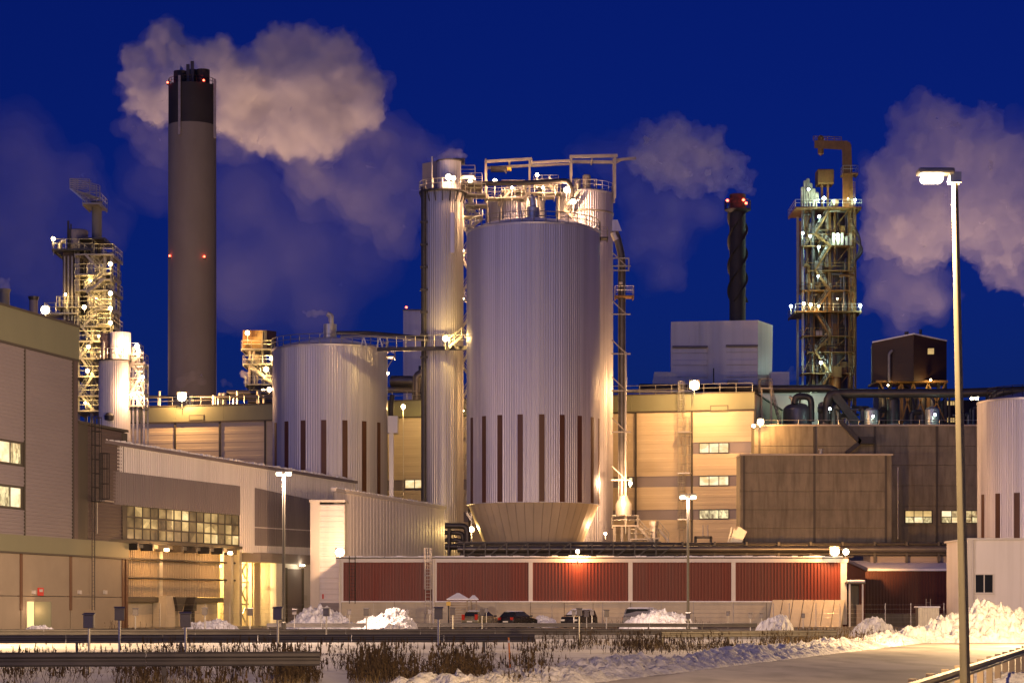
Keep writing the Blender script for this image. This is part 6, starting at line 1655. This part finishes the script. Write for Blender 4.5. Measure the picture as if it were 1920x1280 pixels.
# ------------------------------------------------------------------ dry weeds
wd = random.Random(11)
def weeds(name, label, areas, m_, blade=False):
    mb = MB()
    def quad(a, b, w0, w1, ang):
        d = Vector((math.cos(ang), math.sin(ang), 0)); k = len(mb.v)
        mb.v.extend((a - d * w0, a + d * w0, b + d * w1, b - d * w1)); mb.f.append([k, k + 1, k + 2, k + 3])
    for (p0, p1, D0, D1, cnt, h0, h1) in areas:
        for _ in range(cnt):
            D = wd.uniform(D0, D1); px = wd.uniform(p0, p1) + wd.gauss(0, 26)
            if noise.noise(Vector((px * .012, D * .12, 3))) < wd.uniform(-.25, .45): continue
            b = P(px, 0, D); b.z = 0; h = h0 * .7 + (h1 - h0 * .7) * wd.random() ** 1.6; ln = Vector((wd.gauss(0, .24), wd.gauss(0, .2), 0)) * h
            ang = wd.uniform(0, PI); w_ = .0032 * D / 50 + .002
            top = b + ln + Vector((0, 0, h)); mid = b.lerp(top, .55) + ln * .2
            quad(b, mid, w_, w_ * .8, ang); quad(mid, top, w_ * .8, w_ * .4, ang)
            if not blade:
                for _k in range(wd.randint(3, 7)):
                    t = wd.uniform(.35, 1.0); q = b.lerp(top, t); a2 = wd.uniform(0, 2 * PI); l_ = wd.uniform(.05, .16)
                    e = q + Vector((math.cos(a2) * l_ * .7, math.sin(a2) * l_ * .7, l_ * wd.uniform(.2, .9)))
                    quad(q, e, .004, wd.uniform(.007, .02), a2 + PI / 2)
                quad(top - Vector((0, 0, .10)), top + Vector((0, 0, .06)), wd.uniform(.012, .03), .006, ang); quad(top - Vector((0, 0, .08)), top + Vector((0, 0, .05)), wd.uniform(.012, .025), .004, ang + 1.5)
    o = mb.build(name, m_, None, recalc=False)
    tag(o, label, 'weeds', kind='stuff'); return o
weeds('dry_weeds', 'dark dry weeds standing in the snow along the guard rails', [
    (0, 640, 44, 47, 500, .25, .5), (-10, 640, 49, 58, 900, .4, .8), (250, 1010, 52, 66, 3600, .25, .95), (560, 1000, 50, 60, 1800, .2, .7), (0, 400, 58, 80, 350, .3, .7),
    (1000, 1160, 88, 104, 260, .3, .8), (1090, 1560, 96, 116, 2400, .2, .75), (1480, 1700, 112, 124, 1100, .2, .8), (1120, 1420, 84, 95, 500, .2, .5), (540, 1180, 140, 160, 350, .2, .5), (200, 420, 176, 184, 200, .3, .8), (1150, 1300, 196, 204, 300, .4, 1.0)], 'weed')
weeds('dry_grass', 'straw coloured dry grass below the dark weeds', [(0, 620, 43, 48, 4200, .08, .3), (250, 1000, 44, 58, 7000, .08, .34), (1100, 1560, 92, 110, 3600, .08, .3), (1500, 1700, 105, 120, 2000, .15, .5), (1150, 1190, 203, 206, 500, .3, .7)], 'straw', True)

# ------------------------------------------------------------------ steam
def steam_mat(name, dens, col=(1, 1, 1), g_=0.0):
    m = bpy.data.materials.new(name); m.use_nodes = True
    N = m.node_tree.nodes; N.clear()
    s = N.new('ShaderNodeVolumeScatter'); s.inputs['Color'].default_value = tuple(col) + (1,); s.inputs['Density'].default_value = dens; s.inputs['Anisotropy'].default_value = g_
    o = N.new('ShaderNodeOutputMaterial'); m.node_tree.links.new(s.outputs[0], o.inputs['Volume'])
    M[name] = m; return m
def ctex(name, kind, size, **kw):
    t = bpy.data.textures.new(name, kind); t.noise_scale = size
    for k, v in kw.items(): setattr(t, k, v)
    return t
def billow(parent, spheres, D, dens, voxel, d1, s1, d2, s2, sd=0, flat=.75, name='billow', d3=0, s3=1, layers=1):
    if layers > 1:
        for k in range(layers):
            f = 1.15 - .8 * k / (layers - 1)
            billow(parent, [(q[0], q[1], q[2] * f) + tuple(q[3:]) for q in spheres], D, dens / layers * (1 if k else .7), voxel, d1 * (1.3 - .2 * k), s1 * (1 + .1 * k), d2, s2 * (1 - .07 * k), sd + k, flat, name, d3, s3)
        return
    """union of lumps, remeshed and displaced into cauliflower billows, holding an even vapour"""
    rn = random.Random(sd); bm = bmesh.new()
    for q in spheres:
        px, py, rp = q[:3]; dd = q[3] if len(q) > 3 else rn.uniform(-.5, .5) * rp / F * D
        c = P(px, py, D) + Vector((0, dd, 0)); r = rp / F * D
        bmesh.ops.create_icosphere(bm, subdivisions=3, radius=r, matrix=Matrix.Translation(c - wl(parent)) @ Matrix.Diagonal((1, flat, 1, 1)))
    me = bpy.data.meshes.new(name); bm.to_mesh(me); bm.free()
    o = bpy.data.objects.new(name, me); COL.objects.link(o); o.parent = parent
    rm = o.modifiers.new('remesh', 'REMESH'); rm.mode = 'VOXEL'; rm.voxel_size = voxel; rm.use_smooth_shade = True
    for k, (d, s_, kind) in enumerate(((d1, s1, 'CLOUDS'), (d2, s2, 'VORONOI'), (d3, s3, 'VORONOI'))):
        if not d: continue
        if kind == 'CLOUDS': tx = ctex(name + str(k), 'CLOUDS', s_, noise_depth=3)
        else: tx = ctex(name + str(k), 'VORONOI', s_)
        md = o.modifiers.new('displace', 'DISPLACE'); md.texture = tx; md.texture_coords = 'LOCAL'; md.strength = d if kind == 'CLOUDS' else -d; md.mid_level = .5 if kind == 'CLOUDS' else .4
    mname = 'steam_%g' % dens
    if mname not in M: steam_mat(mname, dens)
    me.materials.append(M[mname])
    return o
def uplight(label, c, power, aim, spot=100, col=(1.0, .58, .36)):
    """an unseen floodlight on a mast, added to light the steam from below"""
    c = Vector(c)
    t = thing('added_floodlight', label, 'floodlight', (c.x, c.y, 0), 'unseen floodlights added to light the steam')
    MB().tube((c.x, c.y, 0), (c.x, c.y, c.z - .6), .16, .09, 10).build('mast', 'galv', t, smooth=True)
    MB().lathe(c[:2], [(.25, c.z - .6), (.4, c.z - .2), (.36, c.z - .22), (.05, c.z - .4)], 14).build('housing', 'dark_steel', t, smooth=True)
    lights(t, c, power, col, .3, spot, aim)
def plume(label, px, py, D):
    return thing('steam_plume', label, 'steam', P(px, py, D), 'steam plumes')
DPl = 396.0
p1 = plume('billowing steam cloud drifting from the tall chimney', 360, 125, DPl)
core = [(300, 80, 42), (262, 135, 36), (275, 185, 42), (330, 100, 45), (340, 180, 55), (400, 110, 52), (440, 170, 60), (420, 215, 46), (500, 110, 58), (490, 190, 66), (560, 110, 60), (570, 190, 70), (540, 250, 52), (630, 130, 62), (640, 200, 66), (690, 150, 42), (680, 210, 45), (600, 260, 50), (290, 215, 32), (520, 80, 38), (320, 62, 26), (700, 180, 30), (470, 250, 40), (580, 70, 30), (650, 85, 30)]
core += [(343, 121, 13), (352, 108, 20), (378, 118, 13), (385, 100, 24), (366, 112, 16), (250, 100, 24), (236, 140, 18), (715, 165, 24)]
for kk, dn in ((1.10, .04), (1.02, .08), (.94, .2)):
    billow(p1, [(q[0], q[1], q[2] * kk) for q in core], DPl, dn, .6, 3.2, 5.0, 3.0, 3.2, 5, .8, 'billow', 1.5, 1.5)
billow(p1, [(240, 170, 34), (250, 240, 40), (300, 270, 40), (440, 270, 50), (560, 290, 55), (650, 270, 60), (720, 260, 55), (780, 270, 48), (830, 300, 36), (745, 330, 60), (680, 380, 70), (600, 340, 60), (740, 420, 60), (800, 360, 45)], DPl + 8, .065, 1.1, 5, 7, 3, 4.5, 6, .8, 'thin_veil', layers=4)
billow(p1, [(470, 380, 110), (300, 330, 70), (560, 470, 110), (690, 480, 80), (450, 520, 110), (600, 570, 90)], DPl + 16, .014, 1.6, 7, 10, 3, 6, 7, .8, 'thin_veil', layers=4)
billow(p1, [(q[0], q[1], q[2] * 1.12) for q in core], DPl, .03, .8, 4, 5, 2.5, 3.5, 5, .8, 'thin_veil')
billow(p1, [(340, 128, 9), (345, 119, 14), (352, 106, 20), (379, 124, 10), (384, 112, 17), (398, 97, 26), (362, 96, 24), (420, 85, 28), (335, 95, 22)], 383, .10, .4, 2.0, 3.5, 1.6, 2.2, 21, .8, 'billow', .8, 1.1)
p2 = plume('faint brown steam drift behind the open process tower', 100, 400, 420)
billow(p2, [(20, 280, 80), (60, 360, 110), (-40, 420, 120), (150, 330, 60), (40, 480, 110), (180, 430, 70), (120, 540, 80), (-60, 300, 90)], 430, .022, 1.6, 6, 9, 3, 6, 8, .8, 'thin_veil', layers=4)
p3 = plume('steam puff blowing left from the slim spiral chimney', 1383, 360, 350)
billow(p3, [(1400, 345, 22), (1380, 330, 28), (1360, 310, 36), (1330, 290, 42), (1345, 340, 30), (1300, 280, 46), (1295, 325, 40), (1260, 262, 44), (1255, 310, 46), (1225, 260, 34), (1220, 300, 40), (1265, 235, 22), (1345, 255, 24), (1195, 300, 24)], 345, .26, .5, 2.2, 4, 2.2, 2.6, 9, .8, 'billow', 1.1, 1.2, layers=3)
billow(p3, [(1190, 290, 50), (1140, 300, 50), (1200, 370, 55), (1260, 390, 55), (1250, 450, 55), (1320, 400, 40), (1200, 450, 50), (1240, 520, 45), (1090, 290, 40)], 350, .035, 1.1, 4, 6, 2.5, 4.5, 10, .8, 'thin_veil', layers=4)
p4 = plume('tall rosy steam column rising behind the near street lamp', 1780, 400, 460)
billow(p4, [(1750, 215, 50), (1720, 260, 60), (1790, 230, 50), (1850, 230, 42), (1800, 290, 80), (1700, 330, 70), (1860, 310, 60), (1890, 380, 60), (1760, 380, 85), (1690, 420, 65), (1840, 430, 75), (1930, 450, 60), (1730, 460, 60), (1900, 500, 50), (1950, 530, 40), (1670, 370, 45)], 460, .11, 1.0, 5, 7, 4, 4.2, 11, .8, 'billow', 2, 2, layers=2)
billow(p4, [(1660, 440, 50), (1680, 500, 60), (1720, 540, 60), (1650, 540, 45), (1750, 560, 45), (1900, 300, 80), (1640, 330, 40), (1690, 590, 40)], 466, .035, 1.3, 5, 7, 3, 5, 12, .8, 'thin_veil', layers=4)
def puff(label, lst, D, dens, vox, d1, s1, d2, s2, sd):
    q = plume(label, lst[0][0], lst[0][1], D)
    billow(q, lst, D, dens, vox, d1, s1, d2, s2, sd, .8, 'billow')
puff('small steam wisp blowing from the tank vent pipe', [(608, 588, 6), (600, 586, 8), (590, 588, 9), (580, 590, 7), (570, 586, 4)], 272, .35, .16, .5, .9, .4, .7, 13)
puff('small steam wisp curling over the slim tower cabin', [(868, 295, 8), (862, 286, 9), (850, 288, 12), (838, 292, 10), (826, 296, 7), (816, 298, 4)], 267, .30, .2, .6, 1.2, .5, .9, 14)
puff('yellow lit steam jet beside the cabin tower', [(468, 720, 9), (464, 712, 8), (459, 704, 8), (455, 699, 5), (472, 726, 8)], 318, .5, .2, .6, 1.0, .5, .8, 15)
puff('steam puff over the short round stack', [(8, 542, 8), (10, 534, 10), (4, 528, 9), (16, 526, 6)], 231, .3, .18, .5, 1.0, .5, .8, 16)
puff('steam wisp at the foot of the tall chimney', [(350, 712, 12), (360, 704, 12), (372, 698, 8), (340, 718, 12), (380, 715, 10), (420, 716, 8), (430, 720, 7)], 345, .06, .3, .8, 1.4, .6, 1.0, 17)
puff('pale steam wisp beside the boiler house', [(1470, 712, 12), (1478, 702, 12), (1486, 692, 7), (1490, 705, 10)], 326, .10, .3, .8, 1.4, .6, 1.0, 18)

uplight('added unseen mast floodlight right behind the tall chimney foot', (X(430, 392), 388, 22), 105 * KW, P(450, 170, DPl), 90)
uplight('added unseen mast floodlight behind the tall chimney towards the process tower', (X(270, 392), 386, 22), 75 * KW, P(300, 170, DPl), 80)
uplight('added unseen mast floodlight on the boiler house block below the spiral chimney', (X(1330, 340), 339, Z(598, 334)), 12 * KW, P(1290, 290, 345), 110)
uplight('added unseen mast floodlight far behind the distant plant house', (X(1800, 455), 452, 20), 330 * KW, P(1790, 380, 460), 100)
uplight('added unseen mast floodlight far behind the open process tower', (X(60, 410), 410, 20), 30 * KW, P(60, 400, 430), 90)
